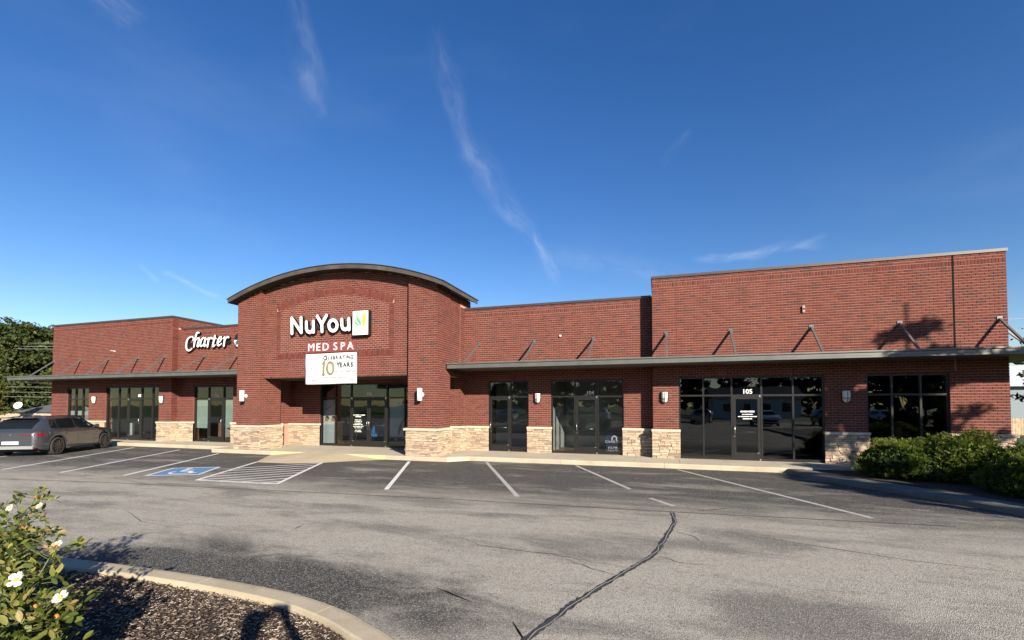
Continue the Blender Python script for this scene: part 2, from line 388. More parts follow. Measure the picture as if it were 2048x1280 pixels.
M['mulch'] = mulch_material(); M['stub'] = plain('weathered_stub', (.36, .25, .21), .8, var=.3, scale=30)
M['bronze'] = plain('dark_bronze_frame', (0.022, 0.020, 0.019), 0.35, 0.3, var=0.15)
M['coping'] = plain('coping_metal', (0.062, 0.052, 0.045), 0.45, 0.2)
M['fascia_roof'] = plain('arched_fascia_metal', (0.090, 0.072, 0.055), 0.5, 0.2, var=0.35, scale=1.7)
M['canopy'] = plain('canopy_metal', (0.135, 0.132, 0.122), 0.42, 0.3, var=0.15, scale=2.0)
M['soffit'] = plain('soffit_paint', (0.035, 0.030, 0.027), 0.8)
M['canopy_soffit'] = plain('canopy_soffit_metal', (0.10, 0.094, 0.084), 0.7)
M['shingle'] = plain('dark_shingle', (0.028, 0.028, 0.03), 0.9, var=0.4, scale=8)
M['roof_mem'] = plain('flat_roof_membrane', (0.25, 0.25, 0.25), 0.9)
M['glass'] = glass_material('storefront_glass', (0.74, 0.76, 0.75), 1.2)
M['glass_dark'] = glass_material('tinted_storefront_glass', (0.50, 0.53, 0.55), 1.4)
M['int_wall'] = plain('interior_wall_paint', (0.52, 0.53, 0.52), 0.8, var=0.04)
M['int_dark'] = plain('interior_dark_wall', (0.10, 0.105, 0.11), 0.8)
M['int_floor'] = plain('interior_floor', (0.16, 0.135, 0.10), 0.4, var=0.25, scale=3)
M['int_ceil'] = plain('interior_ceiling', (0.16, 0.16, 0.16), 0.9)
M['white'] = plain('white_acrylic', (0.80, 0.80, 0.80), 0.35, var=0.02)
M['black'] = plain('black_return', (0.010, 0.010, 0.012), 0.4)
M['redpanel'] = plain('red_sign_panel', (0.21, 0.046, 0.040), 0.6, var=0.05)
M['vinyl'] = plain('white_vinyl', (0.76, 0.77, 0.75), 0.5, var=0.03)
M['ink'] = plain('dark_ink', (0.045, 0.05, 0.055), 0.7)
M['ink_pale'] = plain('pale_grey_ink', (0.48, 0.48, 0.47), 0.7)
M['gold'] = plain('gold_ink', (0.23, 0.185, 0.095), 0.6)
M['leafgreen'] = plain('logo_green', (0.09, 0.36, 0.10), 0.5, var=0.35, scale=3)
M['leaflime'] = plain('logo_lime', (0.28, 0.46, 0.06), 0.5, var=0.3, scale=3)
M['leafyellow'] = plain('logo_yellow', (0.70, 0.60, 0.03), 0.5, var=0.2, scale=3)
M['number'] = plain('number_vinyl', (0.74, 0.74, 0.72), 0.6)
M['lens'] = plain('opal_lens', (0.72, 0.71, 0.67), 0.3, var=0.03)
M['wood'] = plain('fence_wood', (0.40, 0.31, 0.205), 0.9, var=0.3, scale=5)
M['steel'] = plain('brushed_steel', (0.45, 0.45, 0.44), 0.3, 0.9)
M['chrome'] = plain('satin_metal', (0.55, 0.54, 0.52), 0.25, 0.9)

# ------------------------------------------------------------------ layout constants (metres; camera stands over the origin)
YP, YM, YT, YA = 16.82, 17.26, 14.85, 15.0      # projecting bays, recessed bays, tower pillars, tower arch wall
WALK = 0.15
BX0, BX1, BX2 = -32.6, -23.35, -16.83
TX0, TX1, TX2, TX3 = -16.83, -15.58, -8.72, -7.55
RX0, RX1 = -0.19, 9.54
ZTOP_P, ZTOP_M = 6.46, 5.90
CB, CC = 0.0813, 0.203                              # brick course height, brick module
LINTEL = WALK + 36 * CB
DEPTH = 36.0

# ------------------------------------------------------------------ ground
g = MB(); g.poly([(-900, -900, -0.012), (900, -900, -0.012), (900, 900, -0.012), (-900, 900, -0.012)])
def grass_material():
    m, nt, b = newmat('lawn_grass'); p = geo_pos(nt)
    c = ramp(nt, noise(nt, 0.6, 6, 0.7, p), [(0.3, (0.045, 0.075, 0.018)), (0.7, (0.10, 0.13, 0.035))])
    c = mixc(nt, maprange(nt, noise(nt, 60, 3, 0.7, p), 0.4, 0.7, 0.0, 0.6), c, (0.035, 0.06, 0.012))
    nt.links.new(c, b.inputs['Base Color']); b.inputs['Roughness'].default_value = 0.95; bump(nt, b, noise(nt, 80, 3, 0.7, p), 0.8, 0.03); return m
M['grass'] = grass_material()
tag(g.build('ground', M['grass']), kind='structure', label='mown green lawn and land around the lot')

g = MB(); g.poly([(-75, -60, -0.004), (60, -60, -0.004), (60, 15.9, -0.004), (-31, 15.9, -0.004), (-31, 26, -0.004), (-75, 26, -0.004)])
lot = tag(g.build('parking_lot', M['asphalt']), kind='structure', label='worn grey asphalt parking lot in front of the brick building')

def ribbon(pts, w, z=0.0, jitter=0.0, taper=False, step=.18):
    """flat strip along a polyline on the ground"""
    pts = [Vector((p[0], p[1], 0)) for p in pts]; out = MB(); L_, R_ = [], []
    dense = []
    for a, b in zip(pts[:-1], pts[1:]):
        n = max(1, int((b - a).length / step)) if jitter else 1
        dense += [a.lerp(b, i / n) for i in range(n)]
    dense.append(pts[-1])
    for i, p in enumerate(dense):
        d = (dense[min(i + 1, len(dense) - 1)] - dense[max(i - 1, 0)]).normalized(); s_ = Vector((-d.y, d.x, 0))
        ww = w * (1 - 0.8 * abs(2 * i / max(1, len(dense) - 1) - 1)) if taper else w
        j = random.uniform(-jitter, jitter); k = 1 + random.uniform(-9, 9) * jitter
        L_.append(p + s_ * (ww * k / 2 + j)); R_.append(p - s_ * (ww * k / 2 - j))
    for i in range(len(dense) - 1):
        out.poly([(*R_[i].xy, z), (*R_[i + 1].xy, z), (*L_[i + 1].xy, z), (*L_[i].xy, z)])
    return out
for i, (a, b) in enumerate([((-23.32, 15.13), (-19.22, 8.76)), ((-20.23, 15.0), (-16.76, 8.89)), ((-17.15, 14.32), (-14.35, 9.06)),
             ((-8.36, 14.33), (-6.11, 9.44)), ((-5.72, 15.0), (-2.93, 9.58)), ((0.53, 15.05), (3.55, 9.66)), ((-26.4, 15.3), (-22.9, 8.8)), ((-29.5, 15.3), (-26.0, 8.8))]):
    ribbon([a, b], 0.105, 0.0).build('parking_stripe', M['white_paint'] if i in (0, 1, 2, 3, 6, 7) else M['worn_paint'], lot)
ribbon([(-2.6, 15.05), (-0.67, 11.24)], 0.10, 0.0).build('parking_stripe', M['worn_paint'], lot)
ribbon([(-0.2, 10.29), (0.26, 9.62)], 0.10, 0.0).build('parking_stripe', M['worn_paint'], lot)
# hatched access aisle
HA, HB, HC, HD = Vector((-13.66, 13.26, 0)), Vector((-11.65, 9.1, 0)), Vector((-9.15, 9.25, 0)), Vector((-11.06, 13.17, 0))
ribbon([HA, HB], 0.10, 0.0).build('aisle_line', M['white_paint'], lot)
ribbon([HB + (HC - HB) * 0.0, HC], 0.10, 0.002).build('aisle_line', M['white_paint'], lot)
ribbon([HC, HD], 0.10, 0.0).build('aisle_line', M['white_paint'], lot)
for k in range(8):
    tr = 0.09 + k * 0.122; tl = tr - 0.46
    a = HC.lerp(HD, tr); b = HB.lerp(HA, tl) if tl > 0 else HC.lerp(HB, tr / 0.46)
    ribbon([a, b], 0.09, 0.004).build('aisle_hatch_line', M['white_paint'], lot)
# accessible-stall symbol
ub = [Vector((-13.72, 9.16)), Vector((-14.57, 10.6)), Vector((-13.35, 11.25)), Vector((-12.45, 9.80))]
sym = empty('accessible_parking_symbol', (0, 0, 0), parent=lot)
def quadpt(u, v): return ub[0].lerp(ub[3], u).lerp(ub[1].lerp(ub[2], u), v)
s_ = MB(); s_.poly([(*p, 0.0) for p in (ub[0], ub[3], ub[2], ub[1])]); s_.build('blue_panel', M['blue_paint'], sym)
s_ = MB()
for (u0, v0, u1, v1) in ((0, 0, 1, .055), (0, .945, 1, 1), (0, .055, .055, .945), (.945, .055, 1, .945)):
    s_.poly([(*quadpt(u, v), 0.004) for u, v in ((u0, v0), (u1, v0), (u1, v1), (u0, v1))])
s_.build('white_border', M['white_paint'], sym)

# cracks and sealed joints
seam = [(-30, 6.9), (-16.82, 7.62), (-13.71, 8.11), (-8.49, 8.54), (-4.21, 8.9), (-3.11, 8.93), (0.18, 9.1), (3.09, 9.3), (4.6, 9.4)]
ribbon(seam, 0.035, 0.0, 0.010).build('paving_joint', M['sealer'], lot)
crk = [(0.22, 9.03), (0.24, 8.28), (0.15, 7.76), (-0.07, 6.46), (-0.45, 5.55), (-0.82, 4.65), (-1.09, 3.78), (-1.35, 2.9), (-1.5, 1.5)]
ribbon(crk, 0.070, 0.0, 0.013, step=.05).build('crack_sealer_band', M['sealer'], lot)
ribbon([(x + .018 * math.sin(5 * y), y) for x, y in crk], 0.035, 0.003, 0.022, step=.05).build('crack_sealer_band', M['sealer'], lot)
for pts in ([(0.15, 7.76), (0.45, 7.55), (0.62, 7.2)], [(-.45, 5.55), (-.75, 5.62), (-1.15, 5.9)], [(-.07, 6.46), (.25, 6.2), (.7, 6.25)], [(-3.2, 6.6), (-2.4, 6.1), (-1.4, 6.05), (-.3, 5.8)]):
    ribbon(pts, .012, 0.0, 0.02, True, .08).build('crack', M['crack'], lot)
ribbon([(x + 0.004, y) for x, y in crk], 0.012, 0.004, 0.02).build('crack', M['crackpale'], lot)
for pts, w in (([(0.67, 9.3), (1.38, 9.84)], .03), ([(-5.55, 5.95), (-5.65, 6.3)], .02), ([(-2.33, 4.56), (-1.81, 4.35)], .03), ([(-1.29, 4.07), (-1.06, 3.72)], .022), ([(0.5, 8.1), (1.6, 7.7), (3.0, 7.2), (4.4, 7.0)], .012), ([(-9.8, 6.2), (-8.4, 5.6), (-7.3, 5.5)], .012)):
    ribbon(pts, w, 0.0, 0.008, True).build('crack', M['crack'], lot)

# ------------------------------------------------------------------ pavement, kerb, ramp
walk_out = [(-36.5, 15.62), (-18.1, 15.62), (-17.9, 14.62), (-7.05, 14.62), (-6.45, 15.22), (3.45, 15.30), (4.2, 15.30)]
sw = empty('sidewalk', (0, 0, 0)); tag(sw, kind='structure', label='pale concrete sidewalk with kerb along the storefronts')
KW = 0.16
def offset_in(p, i):
    a = Vector(walk_out[max(i - 1, 0)]); b = Vector(walk_out[min(i + 1, len(walk_out) - 1)]); d = (b - a).normalized(); n = Vector((-d.y, d.x)); return Vector(p) + n * KW
def kerb_run(a, b, h, parent, mat, a2=None, b2=None, z0=-0.05, name='kerb_section'):
    """one kerb length with a rounded front arris; a,b front edge, a2,b2 back edge"""
    a, b = Vector(a), Vector(b); d = (b - a).normalized(); n = Vector((-d.y, d.x))
    a2 = Vector(a2) if a2 is not None else a + n * KW; b2 = Vector(b2) if b2 is not None else b + n * KW
    m = MB(); prof = [(0, z0), (0.0, h - 0.035), (0.012, h - 0.010), (0.04, h), (1, h), (1, z0)]
    A = [(*(a + (a2 - a) * (t if t in (0, 1) else t / KW)), z) for t, z in prof]; B = [(*(b + (b2 - b) * (t if t in (0, 1) else t / KW)), z) for t, z in prof]
    for i in range(len(prof) - 1): m.poly([A[i], B[i], B[i + 1], A[i + 1]])
    m.poly(A[::-1]); m.poly(B)
    return m.build(name, mat, parent, fix=True)
inn = [offset_in(p, i) for i, p in enumerate(walk_out)]
for i in range(len(walk_out) - 1):
    a, b = Vector(walk_out[i]), Vector(walk_out[i + 1]); L = (b - a).length; n = max(1, round(L / 3.05)); g_ = 0.004
    for k in range(n):
        t0, t1 = k / n, (k + 1) / n; e0 = g_ / L if k else 0; e1 = g_ / L if k < n - 1 else 0
        kerb_run(a.lerp(b, t0 + e0), a.lerp(b, t1 - e1), WALK, sw, M['kerb'], inn[i].lerp(inn[i + 1], t0 + e0), inn[i].lerp(inn[i + 1], t1 - e1))
# slabs between kerb and wall, 1.5 m joints
def slab(x0, x1, y0a, y0b, y1):
    m = MB(); z1, z0, g_ = WALK, -0.05, 0.005
    P = [(x0 + g_, y0a), (x1 - g_, y0b), (x1 - g_, y1), (x0 + g_, y1)]
    m.poly([(*p, z1) for p in P]); m.poly([(*p, z0) for p in P][::-1])
    for i in range(4): a, b = P[i], P[(i + 1) % 4]; m.poly([(*a, z0), (*b, z0), (*b, z1), (*a, z1)])
    m.build('slab', M['walk'], sw)
xs = np.linspace(-36.5, -18.0, 13)
for a, b in zip(xs[:-1], xs[1:]): slab(a, b, 15.62 + KW + .003, 15.62 + KW + .003, 17.7)
xs = np.linspace(-17.9, -7.1, 8)
for a, b in zip(xs[:-1], xs[1:]): slab(a, b, 14.62 + KW + .003, 14.62 + KW + .003, 17.7)
m_ = MB(); m_.poly([(-18.0, 15.785, .1), (-17.9, 14.785, .1), (-17.9, 17.7, .1), (-18.0, 17.7, .1)]); m_.poly([(-7.1, 14.785, .1), (-6.3, 15.4, .1), (-6.3, 17.7, .1), (-7.1, 17.7, .1)]); m_.build('slab_bed', M['walk'], sw)
slab(-7.1, -6.45, 14.80, 15.40, 17.7)
xs = np.linspace(-6.45, 3.45, 8)
for a, b in zip(xs[:-1], xs[1:]): slab(a, b, 15.22 + KW + .008 * (a + 6.45) + .012, 15.22 + KW + .008 * (b + 6.45) + .012, 17.5)
slab(3.45, 5.1, 15.50, 15.50, 17.5); slab(5.1, 6.2, 15.50, 15.9, 17.5)
m_ = MB(); m_.poly([(-36.5, 15.7, 0.08), (6.2, 15.7, 0.08), (6.2, 17.7, .08), (-36.5, 17.7, .08)]); m_.build('joint_bed', M['stone_back'], sw)
# ramp apron built up against the kerb
r_ = MB(); yk = 14.612
Q1, Pa, Pb, Q2 = (-14.75, yk, 0.0), (-12.95, yk, 0.146), (-11.35, yk, 0.146), (-9.55, yk, 0.0)
Af, Bf, Cf = (-13.35, 12.55, 0.0), (-11.95, 12.58, 0.002), (-11.10, 13.05, 0.0)
for t in ((Q1, Af, Pa), (Pa, Af, Bf), (Pa, Bf, Pb), (Pb, Bf, Cf), (Pb, Cf, Q2)): r_.poly(t)
tag(r_.build('ramp_apron', M['ramp'], sw))
for x0, x1 in ((-14.75, -13.0), (-11.3, -9.55)):
    y_ = MB(); y_.box((x0, 14.616, 0.006), (x1, 14.612, 0.128)); y_.poly([(x0, 14.64, WALK + .004), (x1, 14.64, WALK + .004), (x1, 14.75, WALK + .004), (x0, 14.75, WALK + .004)])
    y_.build('yellow_kerb_paint', M['yellow_paint'], sw)


# ------------------------------------------------------------------ the building: masonry
bld = empty('retail_building', (0, 0, 0))
tag(bld, 'long single-storey red brick retail building with arched entrance tower and stone base', 'building')
CAMV = np.array([0, 0, CAMH])
BR = []          # every brick: centre of face (3), along (3), up (3), out (3), half length, half height, depth
def add_brick(c, ux, uz, n, hl, hh, d=0.010): BR.append((*c, *ux, *uz, *n, hl, hh, d))

def cut(iv, holes):
    """subtract (a,b) holes from interval list"""
    out = [iv]
    for a, b in holes:
        nxt = []
        for s, e in out:
            if b <= s or a >= e: nxt.append((s, e)); continue
            if a > s: nxt.append((s, a))
            if b < e: nxt.append((b, e))
        out = nxt
    return out

def brick_field(P0, ux, n, W, z0, z1, holes=(), soldier=None, keep=None, phase=0.0, cutfn=None):
    """lay running bond on a vertical face; holes: (s0,s1,z0,z1); soldier: z of one soldier course; keep(s,z)->bool"""
    P0, ux, n = np.array(P0, float), np.array(ux, float), np.array(n, float); uz = np.array([0, 0, 1.])
    J = 0.0115; k0 = int(math.ceil((z0 - WALK) / CB - 1e-6)); k = k0
    while WALK + (k + 1) * CB <= z1 + 1e-4:
        za = WALK + k * CB; zb = za + CB; zc = (za + zb) / 2
        if soldier and za >= soldier - 1e-3 and za < soldier + 2.5 * CB - 1e-3:
            if abs(za - (WALK + math.ceil((soldier - WALK) / CB - 1e-6) * CB)) < 1e-3:
                hs = [(h[0], h[1]) for h in holes if h[2] < zc < h[3]]
                for s, e in cut((0, W), hs):
                    cnt = int(round((e - s) / CB))
                    for i in range(cnt):
                        a, b = s + i * (e - s) / cnt, s + (i + 1) * (e - s) / cnt; m = (a + b) / 2; zz = za + 1.25 * CB - CB * .25
                        c = P0 + ux * m; c[2] = za + CB
                        if keep is None or keep(m, zz): add_brick(c, ux, uz, n, (b - a) / 2 - J / 2, CB - J / 2)
                        
            k += 1
            # two-course-high soldiers
            if za < soldier + 0.5 * CB: k += 1
            continue
        hs = [(h[0], h[1]) for h in holes if h[2] < zc < h[3]] + (cutfn(zc) if cutfn else [])
        off = (k % 2) * CC / 2 + phase
        for s, e in cut((0, W), hs):
            i = math.floor((s - off) / CC)
            while off + i * CC < e:
                a, b = max(s, off + i * CC), min(e, off + (i + 1) * CC)
                i += 1
                if b - a < 0.014: continue
                if keep is not None and not keep((a + b) / 2, zc): continue
                # a brick at a corner or jamb reaches round the arris
                if a == s: a -= (.0165 if s == 0 else J / 2)
                if b == e: b += (.0165 if e == W else J / 2)
                c = P0 + ux * ((a + b) / 2); c[2] = zc
                add_brick(c, ux, uz, n, (b - a) / 2 - J / 2, CB / 2 - J / 2, 0.010 + 0.0025 * random.random())
        k += 1

def core(name, P0, ux, n, W, z0, z1, holes=(), thick=0.30, mats=None, parent=bld):
    """mortar-faced wall core with real openings; front at the mortar plane"""
    P0, ux, n = Vector(P0), Vector(ux), Vector(n)
    S = sorted({0.0, W, *[h[0] for h in holes], *[h[1] for h in holes]}); Z = sorted({z0, z1, *[min(max(h[2], z0), z1) for h in holes], *[min(max(h[3], z0), z1) for h in holes]})
    m = MB()
    for s0, s1 in zip(S[:-1], S[1:]):
        run = None
        cells = []
        for za, zb in zip(Z[:-1], Z[1:]):
            inside = any(h[0] - 1e-6 <= s0 and s1 <= h[1] + 1e-6 and h[2] - 1e-6 <= za and zb <= h[3] + 1e-6 for h in holes)
            if inside: 
                if run: cells.append(run); run = None
            else: run = (run[0], zb) if run else (za, zb)
        if run: cells.append(run)
        for za, zb in cells:
            q = [P0 + ux * s + Vector((0, 0, z)) for s, z in ((s0, za), (s1, za), (s1, zb), (s0, zb))]
            for p in q: p.z = p.z
            b = [p - n * thick for p in q]
            m.poly(q, 0); m.poly(b[::-1], 1)
            for i in range(4): m.poly([q[i], b[i], b[(i + 1) % 4], q[(i + 1) % 4]], 1)
    return m.build(name, mats or [M['mortar'], M['brick_plain']], parent)

def ztop(p): return (p[0], p[1], 0.0)
X_, Yn, Xn, Xp = (1, 0, 0), (0, -1, 0), (-1, 0, 0), (1, 0, 0)
FRAME_Z = 2.93
OPEN = {  # opening x0, x1, z0
    'L0': (-31.3, -29.5, WALK), 'L1': (-28.17, -24.2, WALK), '103': (-22.4, -19.8, WALK), '106': (-14.67, -9.5, WALK),
    '104a': (-6.51, -4.83, WALK), '104b': (-3.95, -1.225, WALK), '105': (0.65, 4.99, WALK), 'R': (6.10, 8.17, WALK)}
def hole(k, x0): a, b, z = OPEN[k]; return (a - x0, b - x0, z - 0.2, FRAME_Z)
STONE_TOP = 1.06
SOLD_P, SOLD_M = 6.02, 5.46

# front faces
core('wall', (BX0, YP, 0), X_, Yn, BX1 - BX0, WALK, ZTOP_P, [hole('L0', BX0), hole('L1', BX0)])
brick_field((BX0, YP, 0), X_, Yn, BX1 - BX0, STONE_TOP, ZTOP_P, [hole('L0', BX0), hole('L1', BX0)], SOLD_P)
# left return (faces right)
core('wall', (BX1, YP + 0.001, 0), (0, 1, 0), Xp, 3.0, WALK, ZTOP_P - .002, thick=0.25)
brick_field((BX1, YP, 0), (0, 1, 0), Xp, YM - YP, STONE_TOP, ZTOP_M, phase=.1); brick_field((BX1, YP, 0), (0, 1, 0), Xp, 3.0, ZTOP_M, ZTOP_P, phase=.1)
# recessed wing, left
core('wall', (BX1, YM, 0), X_, Yn, BX2 - BX1, WALK, ZTOP_M, [hole('103', BX1)])
brick_field((BX1, YM, 0), X_, Yn, BX2 - BX1, STONE_TOP, ZTOP_M, [hole('103', BX1)], SOLD_M, phase=.07)
# entrance rear wall
core('wall', (BX2, YM, 0), X_, Yn, TX3 - BX2, WALK, 3.4, [hole('106', BX2)])
brick_field((BX2, YM, 0), X_, Yn, TX3 - BX2, STONE_TOP, LINTEL + .05, [hole('106', BX2)])
# recessed wing, right
core('wall', (TX3, YM, 0), X_, Yn, RX0 - TX3 + .2, WALK, ZTOP_M, [hole('104a', TX3), hole('104b', TX3)])
brick_field((TX3, YM, 0), X_, Yn, RX0 - TX3, STONE_TOP, ZTOP_M, [hole('104a', TX3), hole('104b', TX3)], SOLD_M, phase=.03)
# right projecting bay
core('wall', (RX0, YP, 0), X_, Yn, RX1 - RX0, WALK, ZTOP_P, [hole('105', RX0), hole('R', RX0)])
brick_field((RX0, YP, 0), X_, Yn, RX1 - RX0, STONE_TOP, ZTOP_P, [hole('105', RX0), hole('R', RX0), (8.288 - RX0, 8.336 - RX0, 3.0, 7.0)], SOLD_P)
core('wall', (RX0, YP + 3.0, 0), (0, -1, 0), Xn, 2.999, WALK, ZTOP_P - .002, thick=0.25)
brick_field((RX0, YP + 3.0, 0), (0, -1, 0), Xn, 3.0, STONE_TOP, ZTOP_P)
# outer end walls and back
for x, n_, ux in ((BX0, Xn, (0, -1, 0)), (RX1, Xp, (0, 1, 0))):
    P = (x, YP + (DEPTH - YP) if n_ == Xn else YP + .001, 0)
    core('wall', P, ux, n_, DEPTH - YP - .002, WALK, ZTOP_P - .003, thick=.28)
    brick_field(P, ux, n_, DEPTH - YP, STONE_TOP - .9, ZTOP_P)
core('wall', (RX1, DEPTH, 0), (-1, 0, 0), (0, 1, 0), RX1 - BX0, WALK, ZTOP_M, mats=[M['brick_plain'], M['brick_plain']])
# vertical control joints: dark caulk let into the brickwork
for x, y, za, zb in ((0.62, YP, 3.45, ZTOP_P), (8.312, YP, 3.45, ZTOP_P), (-4.78, YM, 3.45, ZTOP_M), (-23.36 + .62, YM, 3.45, ZTOP_M), (-1.9, YM, 2.95, 3.4)):
    c_ = MB(); jw = .021 if x > 8 else .007; c_.box((x - jw, y - (.006 if x > 8 else .0135), za), (x + jw, y + .02, zb)); c_.build('control_joint', M['crack'] if x > 8 else M['brick_plain'], bld)

# ---- tower
ARC_C, ARC_R, ARC_TOP = -12.13, 12.9, 7.34
def arc_z(x): return ARC_TOP - ARC_R + math.sqrt(max(0.0, ARC_R ** 2 - (x - ARC_C) ** 2))
PILLAR_BACK = 15.90
for x0, x1 in ((TX0, TX1), (TX2, TX3)):
    m = MB(); cols = np.linspace(x0, x1, 5)
    zt = [arc_z(x) - .16 for x in cols]
    for i in range(4):
        a, b = cols[i], cols[i + 1]
        m.poly([(a, YT, WALK), (b, YT, WALK), (b, YT, zt[i + 1]), (a, YT, zt[i])], 0); m.poly([(b, PILLAR_BACK, WALK), (a, PILLAR_BACK, WALK), (a, PILLAR_BACK, zt[i]), (b, PILLAR_BACK, zt[i + 1])], 0)
    m.poly([(x1, YT, WALK), (x1, PILLAR_BACK, WALK), (x1, PILLAR_BACK, zt[-1]), (x1, YT, zt[-1])], 0); m.poly([(x0, PILLAR_BACK, WALK), (x0, YT, WALK), (x0, YT, zt[0]), (x0, PILLAR_BACK, zt[0])], 0)
    m.build('pillar', M['mortar'], bld)
    kp = lambda s, z, x0=x0: z + .02 < arc_z(x0 + s) - .14
    brick_field((x0, YT, 0), X_, Yn, x1 - x0, STONE_TOP, 7.4, keep=kp, phase=.05)
    brick_field((x1, YT, 0), (0, 1, 0), Xp, PILLAR_BACK - YT, STONE_TOP, arc_z(x1) - .1, phase=.1)
    brick_field((x0, PILLAR_BACK, 0), (0, -1, 0), Xn, PILLAR_BACK - YT, STONE_TOP, arc_z(x0) - .1, phase=.1)
    brick_field((x1, PILLAR_BACK, 0), (-1, 0, 0), (0, 1, 0), x1 - x0, STONE_TOP, LINTEL)
# arch wall between the pillars with a framed, slightly sunk panel
PX0, PX1, PZ0, PZS, PZA = -14.93, -9.42, 3.86, 6.00, 6.55
pr_c = (PX0 + PX1) / 2; ph = (PX1 - PX0) / 2; psag = PZA - PZS; PR = (ph * ph + psag * psag) / (2 * psag)
def panel_z(x): return PZA - PR + math.sqrt(max(0.0, PR * PR - (x - pr_c) ** 2))
m = MB(); cols = np.linspace(TX1, TX2, 25)
for a, b in zip(cols[:-1], cols[1:]):
    m.poly([(a, YA, LINTEL), (b, YA, LINTEL), (b, YA, arc_z(b) - .16), (a, YA, arc_z(a) - .16)], 0)
    m.poly([(b, YA + .3, LINTEL), (a, YA + .3, LINTEL), (a, YA + .3, arc_z(a) - .16), (b, YA + .3, arc_z(b) - .16)], 0)
    m.poly([(a, YA, LINTEL), (a, YA + .3, LINTEL), (b, YA + .3, LINTEL), (b, YA, LINTEL)], 1)
m.build('arch_wall', [M['mortar'], M['soffit']], bld)
BW = 0.20
def panel_span(z, inset):
    """x-interval of the panel outline at height z, shrunk by inset"""
    if z < PZ0 + inset or z > PZA - inset: return None
    hw = math.sqrt(max(0.0, (PR - inset) ** 2 - (z - (PZA - PR)) ** 2)) if z > PZA - PR else ph
    hw = min(hw, ph - inset); return (pr_c - hw - TX1, pr_c + hw - TX1)
def cut_out(z): p = panel_span(z, 0.0); return [p] if p else []
def cut_in(z):
    p = panel_span(z, BW); return [(-1, p[0]), (p[1], 99)] if p else [(-1, 99)]
brick_field((TX1, YA, 0), X_, Yn, TX2 - TX1, LINTEL, 7.4, keep=lambda s, z: z + .02 < arc_z(TX1 + s) - .14, phase=.09, cutfn=cut_out)
brick_field((TX1, YA + .004, 0), X_, Yn, TX2 - TX1, LINTEL, 7.4, phase=.09, cutfn=cut_in)
nY = np.array([0, -1., 0])
def rowlock(x, z, ang, hl, hh, proud=.015):
    ux = np.array([math.cos(ang), 0, math.sin(ang)]); uz = np.array([-math.sin(ang), 0, math.cos(ang)])
    add_brick((x, YA, z), ux, uz, nY, hl, hh, proud)
n_ = int((PX1 - PX0) / .0813)
for i in range(n_): rowlock(PX0 + (i + .5) * (PX1 - PX0) / n_, PZ0 + BW / 2, 0, (PX1 - PX0) / n_ / 2 - .005, BW / 2 - .005)
PZC = PZS - BW * .93; n_ = int((PZC - PZ0 - BW) / .0813)
for i in range(n_):
    z = PZ0 + BW + (i + .5) * (PZC - PZ0 - BW) / n_
    for x in (PX0 + BW / 2, PX1 - BW / 2): rowlock(x, z, 0, BW / 2 - .004, (PZC - PZ0 - BW) / n_ / 2 - .005)
half = math.asin(ph / PR); n_ = int(2 * half * PR / .0813); rm = PR - BW / 2
for i in range(n_):
    t = -half + (i + .5) * 2 * half / n_; rowlock(pr_c + rm * math.sin(t), PZA - PR + rm * math.cos(t), -t, half * rm / n_ - .005, BW / 2 - .005)
m = MB(); ts = np.linspace(-half, half, 41)
for t0_, t1_ in zip(ts[:-1], ts[1:]):   # red bedding behind the arch ring
    m.poly([(pr_c + r_ * math.sin(t_), YA - .006, PZA - PR + r_ * math.cos(t_)) for t_, r_ in ((t0_, PR - BW - .07), (t1_, PR - BW - .07), (t1_, PR + .07), (t0_, PR + .07))])
m.build('arch_bedding', M['brick_plain'], bld)
# tower sides above the opening, rear pilasters
for x, n_, sgn in ((TX3, Xp, 1), (TX0, Xn, -1)):
    xs_ = x - sgn * .03
    m = MB(); m.box((xs_, PILLAR_BACK - .001, LINTEL), (xs_ - sgn * .25, 17.9, arc_z(x) - .16)); m.build('tower_side_wall', [M['mortar']], bld)
    P = (xs_, PILLAR_BACK, 0) if sgn > 0 else (xs_, 16.86, 0)
    brick_field(P, (0, sgn, 0), n_, 16.86 - PILLAR_BACK, LINTEL, arc_z(x) - .1)
    m = MB(); m.box((x, 16.86, WALK), (x - sgn * .5, YM + .6, arc_z(x) - .17)); m.build('pilaster', [M['mortar']], bld)
    P = (x, 16.86, 0) if sgn > 0 else (x, YM + .6, 0)
    if sgn > 0:
        brick_field((x, 16.86, 0), (0, 1, 0), n_, YM - 16.86, STONE_TOP, ZTOP_M + .1); brick_field((x, 16.86, 0), (0, 1, 0), n_, YM + .6 - 16.86, ZTOP_M + .08, arc_z(x) - .1)
    else: brick_field((x, YM + .6, 0), (0, -1, 0), n_, YM + .6 - 16.86, STONE_TOP, arc_z(x) - .1)
    brick_field((min(x, x - sgn * .5), 16.86, 0), X_, Yn, .5, STONE_TOP, LINTEL + .1)
    xi = x - sgn * .5
    if sgn > 0: brick_field((xi, YM, 0), (0, -1, 0), Xn, YM - 16.86, STONE_TOP, LINTEL + .1)
    else: brick_field((xi, 16.86, 0), (0, 1, 0), Xp, YM - 16.86, STONE_TOP, LINTEL + .1)
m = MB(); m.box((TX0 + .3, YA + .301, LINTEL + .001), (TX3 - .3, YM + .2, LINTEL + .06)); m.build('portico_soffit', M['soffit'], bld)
m = MB(); m.box((TX0, 16.2, 3.2), (TX3, YM + .62, 3.3), 0); m.build('portico_ceiling', M['soffit'], bld)
